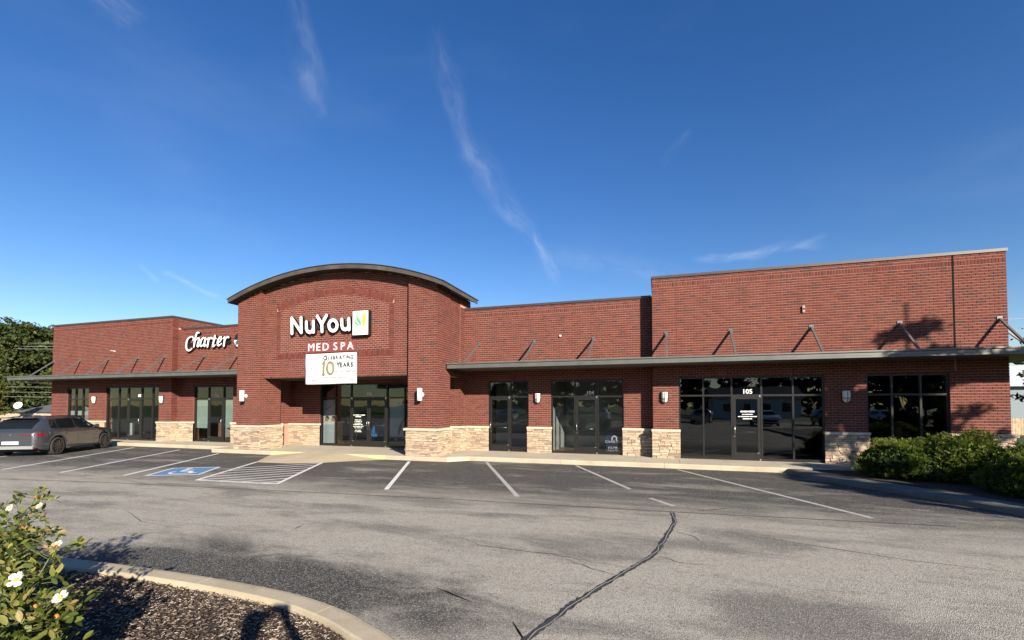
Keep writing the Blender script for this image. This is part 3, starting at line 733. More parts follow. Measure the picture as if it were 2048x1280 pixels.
# arched roof with fascia
RY0, RY1 = 14.50, 17.86; RXa, RXb = -17.02, -7.24
xs_ = np.linspace(RXa, RXb, 41)
def arcband(dz0, dz1, ya, yb, grow=0.0):
    m = MB(); x2 = np.linspace(RXa - grow, RXb + grow, 41)
    for a, b in zip(x2[:-1], x2[1:]):
        for (y, fl) in ((ya, False), (yb, True)):
            q = [(a, y, arc_z(a) + dz0), (b, y, arc_z(b) + dz0), (b, y, arc_z(b) + dz1), (a, y, arc_z(a) + dz1)]; m.poly(q[::-1] if fl else q)
        m.poly([(a, ya, arc_z(a) + dz1), (b, ya, arc_z(b) + dz1), (b, yb, arc_z(b) + dz1), (a, yb, arc_z(a) + dz1)]); m.poly([(a, yb, arc_z(a) + dz0), (b, yb, arc_z(b) + dz0), (b, ya, arc_z(b) + dz0), (a, ya, arc_z(a) + dz0)])
    for x, fl in ((x2[0], True), (x2[-1], False)):
        q = [(x, ya, arc_z(x) + dz0), (x, yb, arc_z(x) + dz0), (x, yb, arc_z(x) + dz1), (x, ya, arc_z(x) + dz1)]; m.poly(q[::-1] if fl else q)
    return m
roof = arcband(-.145, -.012, RY0 + .03, RY1).build('roof', M['soffit'], bld)
# fascia in sheet-metal lengths along front and right eave
bounds = np.linspace(RXa - .02, RXb + .02, 5)
for a, b in zip(bounds[:-1], bounds[1:]):
    m = MB(); cc = np.linspace(a + .003, b - .003, 11)
    for p, q in zip(cc[:-1], cc[1:]):
        m.poly([(p, RY0, arc_z(p) - .165), (q, RY0, arc_z(q) - .165), (q, RY0, arc_z(q) - .005), (p, RY0, arc_z(p) - .005)])
        m.poly([(p, RY0 + .028, arc_z(p) - .165), (q, RY0 + .028, arc_z(q) - .165), (q, RY0, arc_z(q) - .165), (p, RY0, arc_z(p) - .165)])
    m.build('fascia', M['fascia_roof'], roof)
for x, s in ((RXb, 1), (RXa, -1)):
    m = MB(); m.box((x + s * .001, RY0 + .03, arc_z(x) - .165), (x + s * .026, RY1, arc_z(x) - .010)); m.build('fascia', M['fascia_roof'], roof)
arcband(0.0, .022, RY0 - .03, RY1 + .02, .05).build('shingle_edge', M['shingle'], roof)
for k in range(9):
    y = RY0 + .1 + k * .38; arcband(.024, .034, y, y + .40, .06).build('shingle_course', M['shingle'], roof)

# roofs and copings
m = MB(); m.poly([(BX0 + .2, YM + .2, 5.5), (RX1 - .2, YM + .2, 5.5), (RX1 - .2, DEPTH - .2, 5.5), (BX0 + .2, DEPTH - .2, 5.5)]); m.build('flat_roof', M['roof_mem'], bld)
def coping(a, b):
    m = MB(); m.box(a, b); o = m.build('coping', M['coping'], bld); return o
for x0, x1, y, z in ((BX0 - .04, BX1 + .04, YP, ZTOP_P), (BX1 + .045, TX0 - .005, YM, ZTOP_M), (TX3 + .005, RX0 - .045, YM, ZTOP_M), (RX0 - .04, RX1 + .04, YP, ZTOP_P)):
    n_ = max(1, round((x1 - x0) / 3.05))
    for k in range(n_): coping((x0 + (x1 - x0) * k / n_ + .002, y - .045, z - .05), (x0 + (x1 - x0) * (k + 1) / n_ - .002, y + .32, z + .035))
coping((BX1 - .27, YP + .322, ZTOP_P - .05), (BX1 + .04, YP + 3.0, ZTOP_P + .034)); coping((RX0 - .04, YP + .322, ZTOP_P - .05), (RX0 + .27, YP + 3.0, ZTOP_P + .034))
coping((BX0 - .04, YP + .322, ZTOP_P - .05), (BX0 + .3, DEPTH, ZTOP_P + .034)); coping((RX1 - .3, YP + .322, ZTOP_P - .05), (RX1 + .04, DEPTH, ZTOP_P + .034))

# ---- write the bricks: the 300 nearest full ones on the right bay singly, the rest as one part
B = np.array(BR); cen = B[:, :3]
dist = np.linalg.norm(cen - CAMV, axis=1)
full = (np.abs(B[:, 12] - (CC / 2 - .00575)) < 1e-4) & (B[:, 10] < -.5) & (cen[:, 0] > RX0) & (cen[:, 2] > 3.65) & (cen[:, 1] < YP + .01)
idx = np.where(full)[0]; idx = idx[np.argsort(dist[idx])][:300]
rest = np.ones(len(B), bool); rest[idx] = False
def brick_arrays(A):
    c, ux, uz, n = A[:, 0:3], A[:, 3:6], A[:, 6:9], A[:, 9:12]; hl, hh, d = A[:, 12:13], A[:, 13:14], A[:, 14:15]
    inset = .0025
    corners = []
    for dd, sh in ((-.002, 0.0), (None, inset)):
        for a, b in ((-1, -1), (1, -1), (1, 1), (-1, 1)):
            off = n * (d if dd is None else dd)
            corners.append(c + ux * a * (hl - sh) + uz * b * (hh - sh) + off)
    V = np.stack(corners, 1).reshape(-1, 3); base = np.arange(len(A))[:, None, None] * 8
    # winding chosen so the face normal is n (ux x uz may be -n)
    q = np.array([[4, 5, 6, 7], [0, 1, 5, 4], [1, 2, 6, 5], [2, 3, 7, 6], [3, 0, 4, 7]])
    Q = (base + q[None]).reshape(-1, 4)
    flip = (np.einsum('ij,ij->i', np.cross(ux, uz), n) < 0); fl = np.repeat(flip, 5); Q[fl] = Q[fl][:, ::-1]
    return V, Q
V, Q = brick_arrays(B[rest])
o = np_mesh('brickwork', V, Q, M['brick'], bld, attr=np.repeat(rng.random(rest.sum()), 5)); o['kind'] = 'stuff'
one = np.zeros((1, 15)); one[0] = (0, 0, 0, 1, 0, 0, 0, 0, 1, 0, -1, 0, CC / 2 - .00575, CB / 2 - .00575, .0115)
v1, q1 = brick_arrays(one); bo = np_mesh('brick', v1, q1, M['brick'], bld); bo.location = cen[idx[0]]
for i in idx[1:]:
    c = bo.copy(); COL.objects.link(c); c.parent = bld; c.location = cen[i]

# ---- ledge-stone base
ST = []   # (face centre, ux, n, w, h, d)
def stone_seg(P0, ux, n, W, z0=WALK, z1=STONE_TOP - .01, cap=True, capext=(0.05, 0.05)):
    P0, ux, n = Vector(P0), Vector(ux), Vector(n); t = .055
    m = MB(); q = [P0 + ux * a + n * b for a, b in ((0, t), (W, t), (W, -.05), (0, -.05))]
    lo = [(p.x, p.y, z0) for p in q]; hi = [(p.x, p.y, z1) for p in q]
    m.add(lo + hi, [(0, 1, 5, 4), (1, 2, 6, 5), (2, 3, 7, 6), (3, 0, 4, 7), (4, 5, 6, 7)])
    m.build('stone_backing', M['stone_back'], bld, fix=True)
    z = z0
    while z < z1 - .02:
        h = random.choice((.045, .056, .068, .082, .105)); 
        if z + h > z1 - .04: h = z1 - z
        s = -.045
        end = W + .045
        while s < end - .01:
            w = random.uniform(.12, .36) if h > .07 else random.uniform(.16, .46)
            if s + w > end - .12: w = end - s
            if h > .08 and random.random() < .35:
                hs = h * random.uniform(.4, .6)
                ST.append((P0 + ux * (s + w / 2) + n * t + Vector((0, 0, z + hs / 2)), ux, n, w, hs, random.uniform(.02, .05))); ST.append((P0 + ux * (s + w / 2) + n * t + Vector((0, 0, z + hs + (h - hs) / 2)), ux, n, w, h - hs, random.uniform(.02, .05)))
            else: ST.append((P0 + ux * (s + w / 2) + n * t + Vector((0, 0, z + h / 2)), ux, n, w, h, random.uniform(.018, .055)))
            s += w
        z += h
    if cap:
        e0, e1 = capext; n_ = max(1, round((W + e0 + e1) / 0.9))
        for k in range(n_):
            a = -e0 + (W + e0 + e1) * k / n_ + .003; b = -e0 + (W + e0 + e1) * (k + 1) / n_ - .003
            m = MB(); pts = [P0 + ux * s + n * q for s, q in ((a, .125), (b, .125), (b, -.02), (a, -.02))]
            lo = [(p.x, p.y, STONE_TOP) for p in pts]; hi = [(p.x, p.y, STONE_TOP + .088) for p in pts]
            hi[0] = (hi[0][0], hi[0][1], STONE_TOP + .075); hi[1] = (hi[1][0], hi[1][1], STONE_TOP + .075)
            m.add(lo + hi, [(3, 2, 1, 0), (4, 5, 6, 7), (0, 1, 5, 4), (1, 2, 6, 5), (2, 3, 7, 6), (3, 0, 4, 7)]); m.build('stone_cap', M['cap'], bld, fix=True)
O_ = OPEN
stone_seg((BX0, YP, 0), X_, Yn, O_['L0'][0] - BX0); stone_seg((O_['L0'][1], YP, 0), X_, Yn, O_['L1'][0] - O_['L0'][1])
stone_seg((O_['L1'][1], YP, 0), X_, Yn, BX1 - O_['L1'][1], capext=(.05, .125)); stone_seg((BX1, YP, 0), (0, 1, 0), Xp, YM - YP, capext=(-.02, -.126))
stone_seg((BX1 + .13, YM, 0), X_, Yn, O_['103'][0] - BX1 - .13, capext=(-.0, .05)); stone_seg((O_['103'][1], YM, 0), X_, Yn, BX2 - O_['103'][1])
for x0, x1 in ((TX0, TX1), (TX2, TX3)):
    stone_seg((x0, YT, 0), X_, Yn, x1 - x0, capext=(.125, .125)); stone_seg((x1, YT, 0), (0, 1, 0), Xp, PILLAR_BACK - YT, capext=(-.022, .05)); stone_seg((x0, PILLAR_BACK, 0), (0, -1, 0), Xn, PILLAR_BACK - YT, capext=(.05, -.022))
stone_seg((TX0, 16.86, 0), X_, Yn, .5, capext=(0, .0)); stone_seg((TX0 + .5, YM, 0), X_, Yn, O_['106'][0] - TX0 - .5, capext=(-.0, .05))
stone_seg((O_['106'][1], YM, 0), X_, Yn, TX3 - .5 - O_['106'][1], capext=(.05, 0)); stone_seg((TX3 - .5, 16.86, 0), X_, Yn, .5, capext=(0, .125)); stone_seg((TX3, 16.86, 0), (0, 1, 0), Xp, YM - 16.86, capext=(-.02, -.126))
stone_seg((TX3 + .13, YM, 0), X_, Yn, O_['104a'][0] - TX3 - .13, capext=(0, .05)); stone_seg((O_['104a'][1], YM, 0), X_, Yn, O_['104b'][0] - O_['104a'][1]); stone_seg((O_['104b'][1], YM, 0), X_, Yn, RX0 - O_['104b'][1] - .05)
stone_seg((RX0, YP, 0), X_, Yn, O_['105'][0] - RX0, capext=(.06, .05)); stone_seg((O_['105'][1], YP, 0), X_, Yn, O_['R'][0] - O_['105'][1]); stone_seg((O_['R'][1], YP, 0), X_, Yn, RX1 - O_['R'][1], capext=(.05, .125)); stone_seg((RX1, YP, 0), (0, 1, 0), Xp, 6.0, capext=(-.02, 0))
def rough_stone(seed):
    r = random.Random(seed); v = []
    for d, sh in ((-.3, 0), (1, .04)):
        for a, b in ((-1, -1), (0, -1), (1, -1), (1, 1), (0, 1), (-1, 1)):
            v.append((a * (.5 - sh * r.random()) + r.uniform(-.02, .02) * (d > 0), -(d + r.uniform(-.45, .1) * (d > 0)), b * (.48 - sh * 1.6 * r.random())))
    return v, [(6, 7, 10, 11), (7, 8, 9, 10)] + [(i, (i + 1) % 6, 6 + (i + 1) % 6, 6 + i) for i in range(6)]
stone_meshes = []
for i in range(8):
    v, f = rough_stone(i); mm = MB(); mm.add(v, f); stone_meshes.append((mm.mesh('stone', M['stone']), v, f))
seen = [s for s in ST]
score = [s[3] * s[4] / (s[0] - Vector(CAMV)).length ** 2 * (1 if s[2].dot(Vector(CAMV) - s[0]) > 0 else 0) * (0 if s[0].y > YM - .2 and (TX2 - .6 < s[0].x < TX3 - .5) else 1) for s in ST]
order = np.argsort(score)[::-1]
mbr = MB(); attrs = []
for rank, i in enumerate(order):
    c, ux, n, w, h, d = ST[i]; k = i % 8
    Mx = Matrix((( ux.x * (w - .008), -n.x * d, 0, c.x), (ux.y * (w - .008), -n.y * d, 0, c.y), (0, 0, h - .006, c.z), (0, 0, 0, 1)))
    if rank < 300:
        o = bpy.data.objects.new('stone', stone_meshes[k][0]); link(o, bld); o.matrix_basis = Mx
    else:
        r0 = random.random(); fl = ux.cross(Vector((0, 0, 1))).dot(n) < 0
        mbr.add([Mx @ Vector(p) for p in stone_meshes[k][1]], stone_meshes[k][2]); attrs += [r0] * len(stone_meshes[k][2])
if attrs:
    o = mbr.build('stonework', M['stone'], bld); a = o.data.attributes.new('bc', 'FLOAT', 'FACE'); a.data.foreach_set('value', np.array(attrs, np.float32)); o['kind'] = 'stuff'

# ------------------------------------------------------------------ canopies with tie rods
CY0, CZ0, CZ1 = 15.48, 3.33, 3.53
def canopy(x0, x1, wrap, struts, label):
    """flat metal canopy: deck, profiled fascia lengths, soffit, tie rods"""
    e = empty('canopy', (0, 0, 0), parent=bld); e['label'] = label
    def deck(a, b, ya, yb):
        m = MB(); m.box((a, ya, CZ1 - .07), (b, yb, CZ1 - .02)); m.build('deck', M['canopy'], e)
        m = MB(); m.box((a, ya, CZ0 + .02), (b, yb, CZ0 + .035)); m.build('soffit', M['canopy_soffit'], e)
    def fascia(p, q):
        """profiled gutter face: two steps"""
        p, q = Vector(p), Vector(q); d = (q - p).normalized(); out = Vector((d.y, -d.x)); m = MB()
        prof = [(0, CZ0), (.0, CZ0 + .055), (-.018, CZ0 + .066), (-.018, CZ0 + .135), (.022, CZ0 + .155), (.022, CZ1), (-.07, CZ1), (-.07, CZ0)]
        A = [(*(p + out * t), z) for t, z in prof]; B2 = [(*(q + out * t), z) for t, z in prof]
        for i in range(len(prof)): j = (i + 1) % len(prof); m.poly([A[i], B2[i], B2[j], A[j]])
        m.poly(A[::-1]); m.poly(B2); m.build('fascia', M['canopy'], e, fix=True)
    n_ = max(1, round((x1 - x0) / 4.6))
    for k in range(n_): fascia((x0 + (x1 - x0) * k / n_ + (.001 if k else 0), CY0), (x0 + (x1 - x0) * (k + 1) / n_ - .001, CY0))
    if wrap < 0:
        deck(x0 + .072, BX0 - .001, CY0 + .072, DEPTH - 14); deck(BX0, BX1 + .001, CY0 + .072, YP - .015); deck(BX1 + .002, x1, CY0 + .072, YM - .015); fascia((x0, DEPTH - 14), (x0, CY0 + .072))
    else:
        deck(RX1 + .001, x1 - .072, CY0 + .072, DEPTH - 14); deck(RX0, RX1, CY0 + .072, YP - .015); deck(x0, RX0 - .001, CY0 + .072, YM - .015); fascia((x1, CY0 + .072), (x1, DEPTH - 14))
    for x, y in struts:
        m = MB(); m.bar((x, y - .02, 4.46), (x, 15.72, CZ1 - .01), .055, .05); m.box((x - .06, y - .03, 4.36), (x + .06, y - .012, 4.54)); m.box((x - .05, 15.66, CZ1 - .001), (x + .05, 15.80, CZ1 + .012))
        m.build('tie_rod', M['canopy'], e)
    for k in range(4):
        ys = 17.4 + 2.3 * k; xw = BX0 if wrap < 0 else RX1; xo = x0 + .25 if wrap < 0 else x1 - .25
        m = MB(); m.bar((xw + wrap * .02, ys, 4.46), (xo, ys, CZ1 - .01), .055, .05); m.box((xw + wrap * .012, ys - .06, 4.36), (xw + wrap * .03, ys + .06, 4.54)); m.build('tie_rod', M['canopy'], e)
    return e
canopy(-33.85, TX0 - .13, -1, [(x, YP) for x in (-32.45, -30.2, -27.95, -25.72, -23.8)] + [(-21.65, YM), (-19.45, YM)], 'grey metal canopy over the far storefronts left of the tower')
canopy(TX3 + .075, 10.78, 1, [(x, YM) for x in (-6.9, -4.6, -2.31)] + [(x, YP) for x in (.26, 2.3, 4.65, 6.98, 9.36)], 'grey metal canopy over the storefronts right of the tower')

# ------------------------------------------------------------------ storefronts
def text_mesh(s, size, mat, ext=0.0, offset=0.0, shear=0.0, align='CENTER', space=1.0):
    cu = bpy.data.curves.new('t', 'FONT'); cu.body = s; cu.size = size; cu.extrude = ext; cu.offset = offset; cu.shear = shear; cu.align_x = align; cu.align_y = 'CENTER'; cu.space_character = space; cu.resolution_u = 3
    ob = bpy.data.objects.new('t', cu); COL.objects.link(ob)
    dg = bpy.context.evaluated_depsgraph_get(); me = bpy.data.meshes.new_from_object(ob.evaluated_get(dg))
    bpy.data.objects.remove(ob); bpy.data.curves.remove(cu)
    me.materials.clear()
    for mm in (mat if isinstance(mat, (list, tuple)) else [mat]): me.materials.append(mm)
    if isinstance(mat, (list, tuple)) and len(mat) > 1:
        me.polygons.foreach_set('material_index', [0 if p.normal.z > .7 else 1 for p in me.polygons])
    return me
def wall_text(name, s, size, x, z, y, mat, parent=None, **k):
    o = bpy.data.objects.new(name, text_mesh(s, size, mat, **k)); link(o, parent); o.location = (x, y, z); o.rotation_euler = (math.radians(90), 0, 0); return o

def wall_letters(name, s, size, x, z, y, mat, parent=None, gap=.16, **k):
    """a word set letter by letter, centred on x"""
    ms = [None if c == ' ' else text_mesh(c, size, mat, align='LEFT', **k) for c in s]
    ext = [(0, .3 * size) if m is None else (min(v.co.x for v in m.vertices), max(v.co.x for v in m.vertices)) for m in ms]
    tot = sum(b - a for a, b in ext) + gap * size * (len(s) - 1); cx_ = x - tot / 2
    for m, (a, b) in zip(ms, ext):
        if m is not None:
            o = bpy.data.objects.new(name, m); link(o, parent); o.location = (cx_ - a, y, z); o.rotation_euler = (math.radians(90), 0, 0)
        cx_ += b - a + gap * size
FR = .055   # frame profile width
TRZ = 2.30
def storefront(x0, x1, zb, y, mulls, doors, glass, number=None, label=None, door_open=()):
    """aluminium storefront: outer frame part; mullions and panes sub-parts; doors are parts of their own"""
    yf = y + .05; yb = yf + .11; yg = yf + .05
    m = MB(); m.box((x0, yf, FRAME_Z - FR), (x1, yb, FRAME_Z - .001)); m.box((x0, yf, zb), (x0 + FR, yb, FRAME_Z - FR)); m.box((x1 - FR, yf, zb), (x1, yb, FRAME_Z - FR))
    m.box((x0 + FR, yf + .002, zb + .001), (x1 - FR, yb, zb + FR + .03))
    sf = m.build('storefront', M['bronze'], bld)
    if label: sf['label'] = label
    b = [x0 + FR] + sorted(mulls) + [x1 - FR]
    for x in mulls:
        m = MB(); m.box((x - FR / 2, yf + .001, zb + FR + .03), (x + FR / 2, yb, FRAME_Z - FR)); m.build('mullion', M['bronze'], sf)
    for i, (a, c) in enumerate(zip(b[:-1], b[1:])):
        a2 = a + (FR / 2 if i else 0); c2 = c - (FR / 2 if i < len(b) - 2 else 0)
        m = MB(); m.box((a2, yf + .003, TRZ - .03), (c2, yb, TRZ + .03)); m.build('transom_bar', M['bronze'], sf)
        def pane(za, zb_):
            p = MB(); p.box((a2 + .002, yg, za), (c2 - .002, yg + .008, zb_)); p.build('pane', glass, sf)
        pane(TRZ + .03, FRAME_Z - FR)
        if (i in doors): continue
        pane(zb + FR + .03, TRZ - .03)
    for i in doors:
        a = b[i] + (FR / 2 if i else 0) + .004; c = b[i + 1] - FR / 2 - .004 if i < len(b) - 2 else b[i + 1] - .004
        leaves = [(a, c, doors[i][0])] if len(doors[i]) == 1 else [(a, (a + c) / 2 - .003, doors[i][0]), ((a + c) / 2 + .003, c, doors[i][1])]
        for (da, dc, side) in leaves:
            z0d, z1d = WALK + .012, TRZ - .034; st = .09; kick = .25; yd = yf + .012; yd2 = yd + .045
            m = MB(); m.box((da, yd, z0d), (da + st, yd2, z1d)); m.box((dc - st, yd, z0d), (dc, yd2, z1d)); m.box((da + st, yd + .001, z0d), (dc - st, yd2, z0d + kick)); m.box((da + st, yd + .001, z1d - st), (dc - st, yd2, z1d))
            d_ = m.build('door', M['bronze'], bld)
            p = MB(); p.box((da + st, yd + .02, z0d + kick), (dc - st, yd + .028, z1d - st)); p.build('pane', glass, d_)
            hx = da + st * .5 if side == 'L' else dc - st * .5
            h = MB(); h.tube([(hx, yd, 1.02), (hx, yd - .065, 1.03), (hx, yd - .07, 1.15), (hx, yd - .065, 1.27), (hx, yd, 1.28)], .012, 8); h.build('handle', M['steel'], d_)
            h = MB(); h.tube([(da + st, yd2 + .04, 1.08), (dc - st, yd2 + .04, 1.08)], .014, 8); h.build('push_bar', M['steel'], d_)
            ox = dc - .02 if side == 'L' else da + .02
            h = MB(); h.box((ox - .03, yd - .022, z1d - .03), (ox + .03, yd - .001, z1d + .05)); h.build('pivot_hinge', M['chrome'], d_)
            h = MB(); h.box((ox - .03, yd - .02, z0d - .005), (ox + .02, yd - .001, z0d + .05)); h.build('pivot_hinge', M['chrome'], d_)
            h = MB(); h.box((ox - .10, yd - .006, z0d + kick - .02), (ox - .02, yd - .001, z0d + kick)) if side == 'L' else h.box((ox + .02, yd - .006, z0d + kick - .02), (ox + .10, yd - .001, z0d + kick)); h.build('door_sweep_clip', M['chrome'], d_)
            h = MB(); h.lathe([(.018, -.012), (.018, .0)], (hx, yd - .001, .94), 'Y', 10); h.build('lock', M['chrome'], d_)
    if number:
        t, x, z, sz = number; wall_text('suite_number', t, sz, x, z, yg - .006, M['number'], sf, offset=.004, ext=.001)
    return sf
G1, G2 = M['glass'], M['glass_dark']
def sf(k, y, mulls, doors, glass, number=None, label=None):
    a, b, z = OPEN[k]; return storefront(a, b, z, y, mulls, doors, glass, number, label)
sf('L0', YP, [-30.70, -30.10], {}, G1, label='three-light storefront window beyond the parked car')
sf('L1', YP, [-27.25, -26.55, -25.55, -24.75], {2: ('R',)}, G1, None, 'five-light storefront beside the parked car')
sf('103', YM, [-21.47, -20.48], {1: ('R',)}, G1, ('103', -20.97, 2.44, .2), 'storefront with pale green shades left of the tower')
sf('106', YM, [-13.86, -13.04, -11.20, -10.33], {2: ('R', 'L')}, G1, ('106', -12.13, 2.46, .2), 'double-door storefront under the tower')
sf('104a', YM, [-5.585], {0: ('L',)}, G1, None, 'narrow storefront with door right of the tower')
sf('104b', YM, [-3.03, -2.155], {1: ('L',)}, G1, ('104', -2.46, 2.43, .2), 'storefront with door left of the projecting bay')
sf('105', YP, [1.44, 2.32, 3.21, 4.12], {2: ('L',)}, G2, ('105', 2.80, 2.42, .21), 'wide five-light storefront in the projecting bay')
sf('R', YP, [6.77, 7.49], {}, G2, None, 'shaded three-light window above the juniper bushes')

# interiors: rooms with floor, back wall, ceiling, party walls
m = MB(); m.box((BX0 + .4, YM + .31, WALK - .1), (RX1 - .4, 24.0, WALK - .004)); m.build('interior_floor', M['int_floor'], bld)
m = MB(); m.box((BX0 + .4, YM + .31, 3.05), (RX1 - .4, 24.0, 3.12)); m.build('interior_ceiling', M['int_ceil'], bld)
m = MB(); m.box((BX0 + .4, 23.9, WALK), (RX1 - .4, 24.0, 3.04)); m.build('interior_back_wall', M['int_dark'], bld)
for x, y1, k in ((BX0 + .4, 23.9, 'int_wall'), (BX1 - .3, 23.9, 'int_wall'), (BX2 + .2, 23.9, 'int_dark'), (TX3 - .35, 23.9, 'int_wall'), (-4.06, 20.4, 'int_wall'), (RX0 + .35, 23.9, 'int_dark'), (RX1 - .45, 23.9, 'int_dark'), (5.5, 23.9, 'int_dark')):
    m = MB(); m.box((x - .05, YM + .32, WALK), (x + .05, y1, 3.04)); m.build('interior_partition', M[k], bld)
m = MB(); m.box((-4.0, 20.41, WALK), (-1.0, 20.5, 3.04)); m.build('interior_partition', M['int_wall'], bld)
m = MB(); m.box((-7.0, 19.6, WALK), (-4.12, 19.7, 3.04)); m.build('interior_partition', M['int_wall'], bld)


# ------------------------------------------------------------------ signs
def trace(zx, zy, sc, ox, oy, Y):
    """a point read off the photograph, carried onto the plane Y = const"""
    d = ray(ox + zx / sc, oy + zy / sc); t = Y / d[1]; return (d[0] * t, CAMH + d[2] * t)
def sdf_mesh(name, strokes, y0, y1, mats, res=.018, polys=()):
    """solid letter from strokes [(points, width), ...] on an XZ plane; front at y0, back at y1"""
    P = np.array([p for s, w in strokes for p in s] + [p for q in polys for p in q]); pad = max([max(w) if isinstance(w, (list, tuple)) else w for s, w in strokes] + [.02])
    x0, z0 = P.min(0) - pad; x1, z1 = P.max(0) + pad
    nx, nz = int((x1 - x0) / res) + 2, int((z1 - z0) / res) + 2
    gx, gz = np.meshgrid(x0 + np.arange(nx) * res, z0 + np.arange(nz) * res, indexing='ij'); D = np.full(gx.shape, 9.)
    for s, w in strokes:
        ws = w if isinstance(w, (list, tuple)) else [w] * len(s)
        for i, (a, b) in enumerate(zip(s[:-1], s[1:])):
            a, b = np.array(a), np.array(b); d = b - a; L2 = (d @ d) or 1e-9
            t = np.clip(((gx - a[0]) * d[0] + (gz - a[1]) * d[1]) / L2, 0, 1)
            D = np.minimum(D, np.hypot(gx - a[0] - t * d[0], gz - a[1] - t * d[1]) - (ws[i] * (1 - t) + ws[i + 1] * t) / 2)
    for q in polys:
        q = np.array(q); ins = np.zeros(gx.shape, bool); dd = np.full(gx.shape, 9.)
        for a, b in zip(q, np.roll(q, -1, 0)):
            c = ((a[1] > gz) != (b[1] > gz)); 
            with np.errstate(all='ignore'): ins ^= c & (gx < (b[0] - a[0]) * (gz - a[1]) / (b[1] - a[1] + 1e-12) + a[0])
            d = b - a; L2 = (d @ d) or 1e-9; t = np.clip(((gx - a[0]) * d[0] + (gz - a[1]) * d[1]) / L2, 0, 1); dd = np.minimum(dd, np.hypot(gx - a[0] - t * d[0], gz - a[1] - t * d[1]))
        D = np.minimum(D, np.where(ins, -dd, dd))
    idx = {}; V = []; Fc = []
    def vert(key, p):
        if key not in idx: idx[key] = len(V); V.append(p)
        return idx[key]
    for i in range(nx - 1):
        for j in range(nz - 1):
            cs = [(i, j), (i + 1, j), (i + 1, j + 1), (i, j + 1)]; vals = [D[c] for c in cs]
            if min(vals) >= 0: continue
            f = []
            for k in range(4):
                a, b = cs[k], cs[(k + 1) % 4]; va, vb = vals[k], vals[(k + 1) % 4]
                if va < 0: f.append(vert(a, (x0 + a[0] * res, z0 + a[1] * res)))
                if (va < 0) != (vb < 0):
                    t = va / (va - vb); key = (min(a, b), max(a, b)); f.append(vert(key, (x0 + (a[0] + (b[0] - a[0]) * t) * res, z0 + (a[1] + (b[1] - a[1]) * t) * res)))
            f = list(dict.fromkeys(f))
            if len(f) >= 3: Fc.append(f)
    n = len(V); m = MB(); m.v = [(p[0], y0, p[1]) for p in V] + [(p[0], y1, p[1]) for p in V]
    ed = {}
    for f in Fc:
        m.f.append(tuple(f)); m.m.append(0); m.sm.append(False)
        for a, b in zip(f, f[1:] + f[:1]):
            if (b, a) in ed: del ed[(b, a)]
            else: ed[(a, b)] = 1
    if abs(y1 - y0) > 1e-6:
        for a, b in ed: m.f.append((b, a, a + n, b + n)); m.m.append(1 if len(mats) > 1 else 0); m.sm.append(False)
    return m.mesh(name, mats)
WB = [M['white'], M['black']]
def letters(parent, specs, sc, ox, oy, y0, y1, res=.018):
    for s in specs:
        st = [([trace(*p, sc, ox, oy, y0) for p in pts], w) for pts, w in s]
        link(bpy.data.objects.new('letter', sdf_mesh('letter', st, y0, y1, WB, res)), parent)
def ell(cx, cy_, rx, ry, n=22): return [(cx + rx * math.cos(2 * math.pi * i / n), cy_ + ry * math.sin(2 * math.pi * i / n)) for i in range(n + 1)]
YS = YA - .20
e = empty('channel_letter_sign', (-12.5, YA, 5.0)); e.matrix_parent_inverse = Matrix(); e.location = (0, 0, 0)
tag(e, 'white rounded channel letters NuYou with black returns on the arched tower', 'sign')
w_ = .128
letters(e, [[([(245, 685), (240, 372), (435, 665), (430, 362)], w_)], [([(540, 450), (540, 590), (565, 645), (615, 662), (662, 635), (683, 575), (680, 437)], w_), ([(680, 437), (684, 655)], w_)],
            [([(762, 332), (856, 495)], w_), ([(950, 316), (856, 495), (860, 645)], w_)], [(ell(1085, 520, 84, 110), w_)],
            [([(1265, 396), (1267, 530), (1290, 588), (1340, 605), (1388, 580), (1410, 520), (1408, 382)], w_), ([(1408, 382), (1415, 605)], w_)]], 10.24, 560, 600, YS, YA - .07)
m = MB(); m.box((-13.95, YA - .069, 4.98), (-11.12, YA - .013, 5.12)); m.build('raceway', M['black'], e)
# logo box
e = empty('logo_box_sign'); tag(e, 'white cabinet sign with green and yellow leaf logo and the words med spa', 'sign')
m = MB(); m.box((-11.12, YS, 4.62), (-10.40, YA - .012, 5.575)); m.build('cabinet', M['black'], e)
m = MB(); m.box((-11.10, YS - .012, 4.64), (-10.42, YS - .001, 5.555)); m.build('face_panel', M['white'], e)
def leafpoly(pts, mat, k):
    q = [trace(*p, 10.24, 560, 600, YS - .013) for p in pts]
    link(bpy.data.objects.new('logo_leaf', sdf_mesh('logo_leaf', [], YS - .014 - k * .0003, YS - .0125, [mat], .012, [q])), e)
leafpoly([(1650, 588), (1690, 545), (1690, 480), (1682, 400), (1695, 320), (1725, 260), (1762, 222), (1750, 275), (1752, 350), (1752, 440), (1725, 520), (1690, 560)], M['leafyellow'], 0)
leafpoly([(1640, 542), (1612, 475), (1575, 420), (1560, 350), (1562, 278), (1590, 345), (1640, 410), (1665, 475)], M['leafgreen'], 1)
leafpoly([(1622, 540), (1570, 520), (1525, 475), (1503, 425), (1560, 455), (1605, 490)], M['leafgreen'], 2)
leafpoly([(1610, 562), (1560, 572), (1498, 548), (1550, 542)], M['leaflime'], 3)
wall_text('logo_text', 'med spa', .15, -10.76, 4.735, YS - .014, M['ink'], e, ext=.0008, space=1.1)
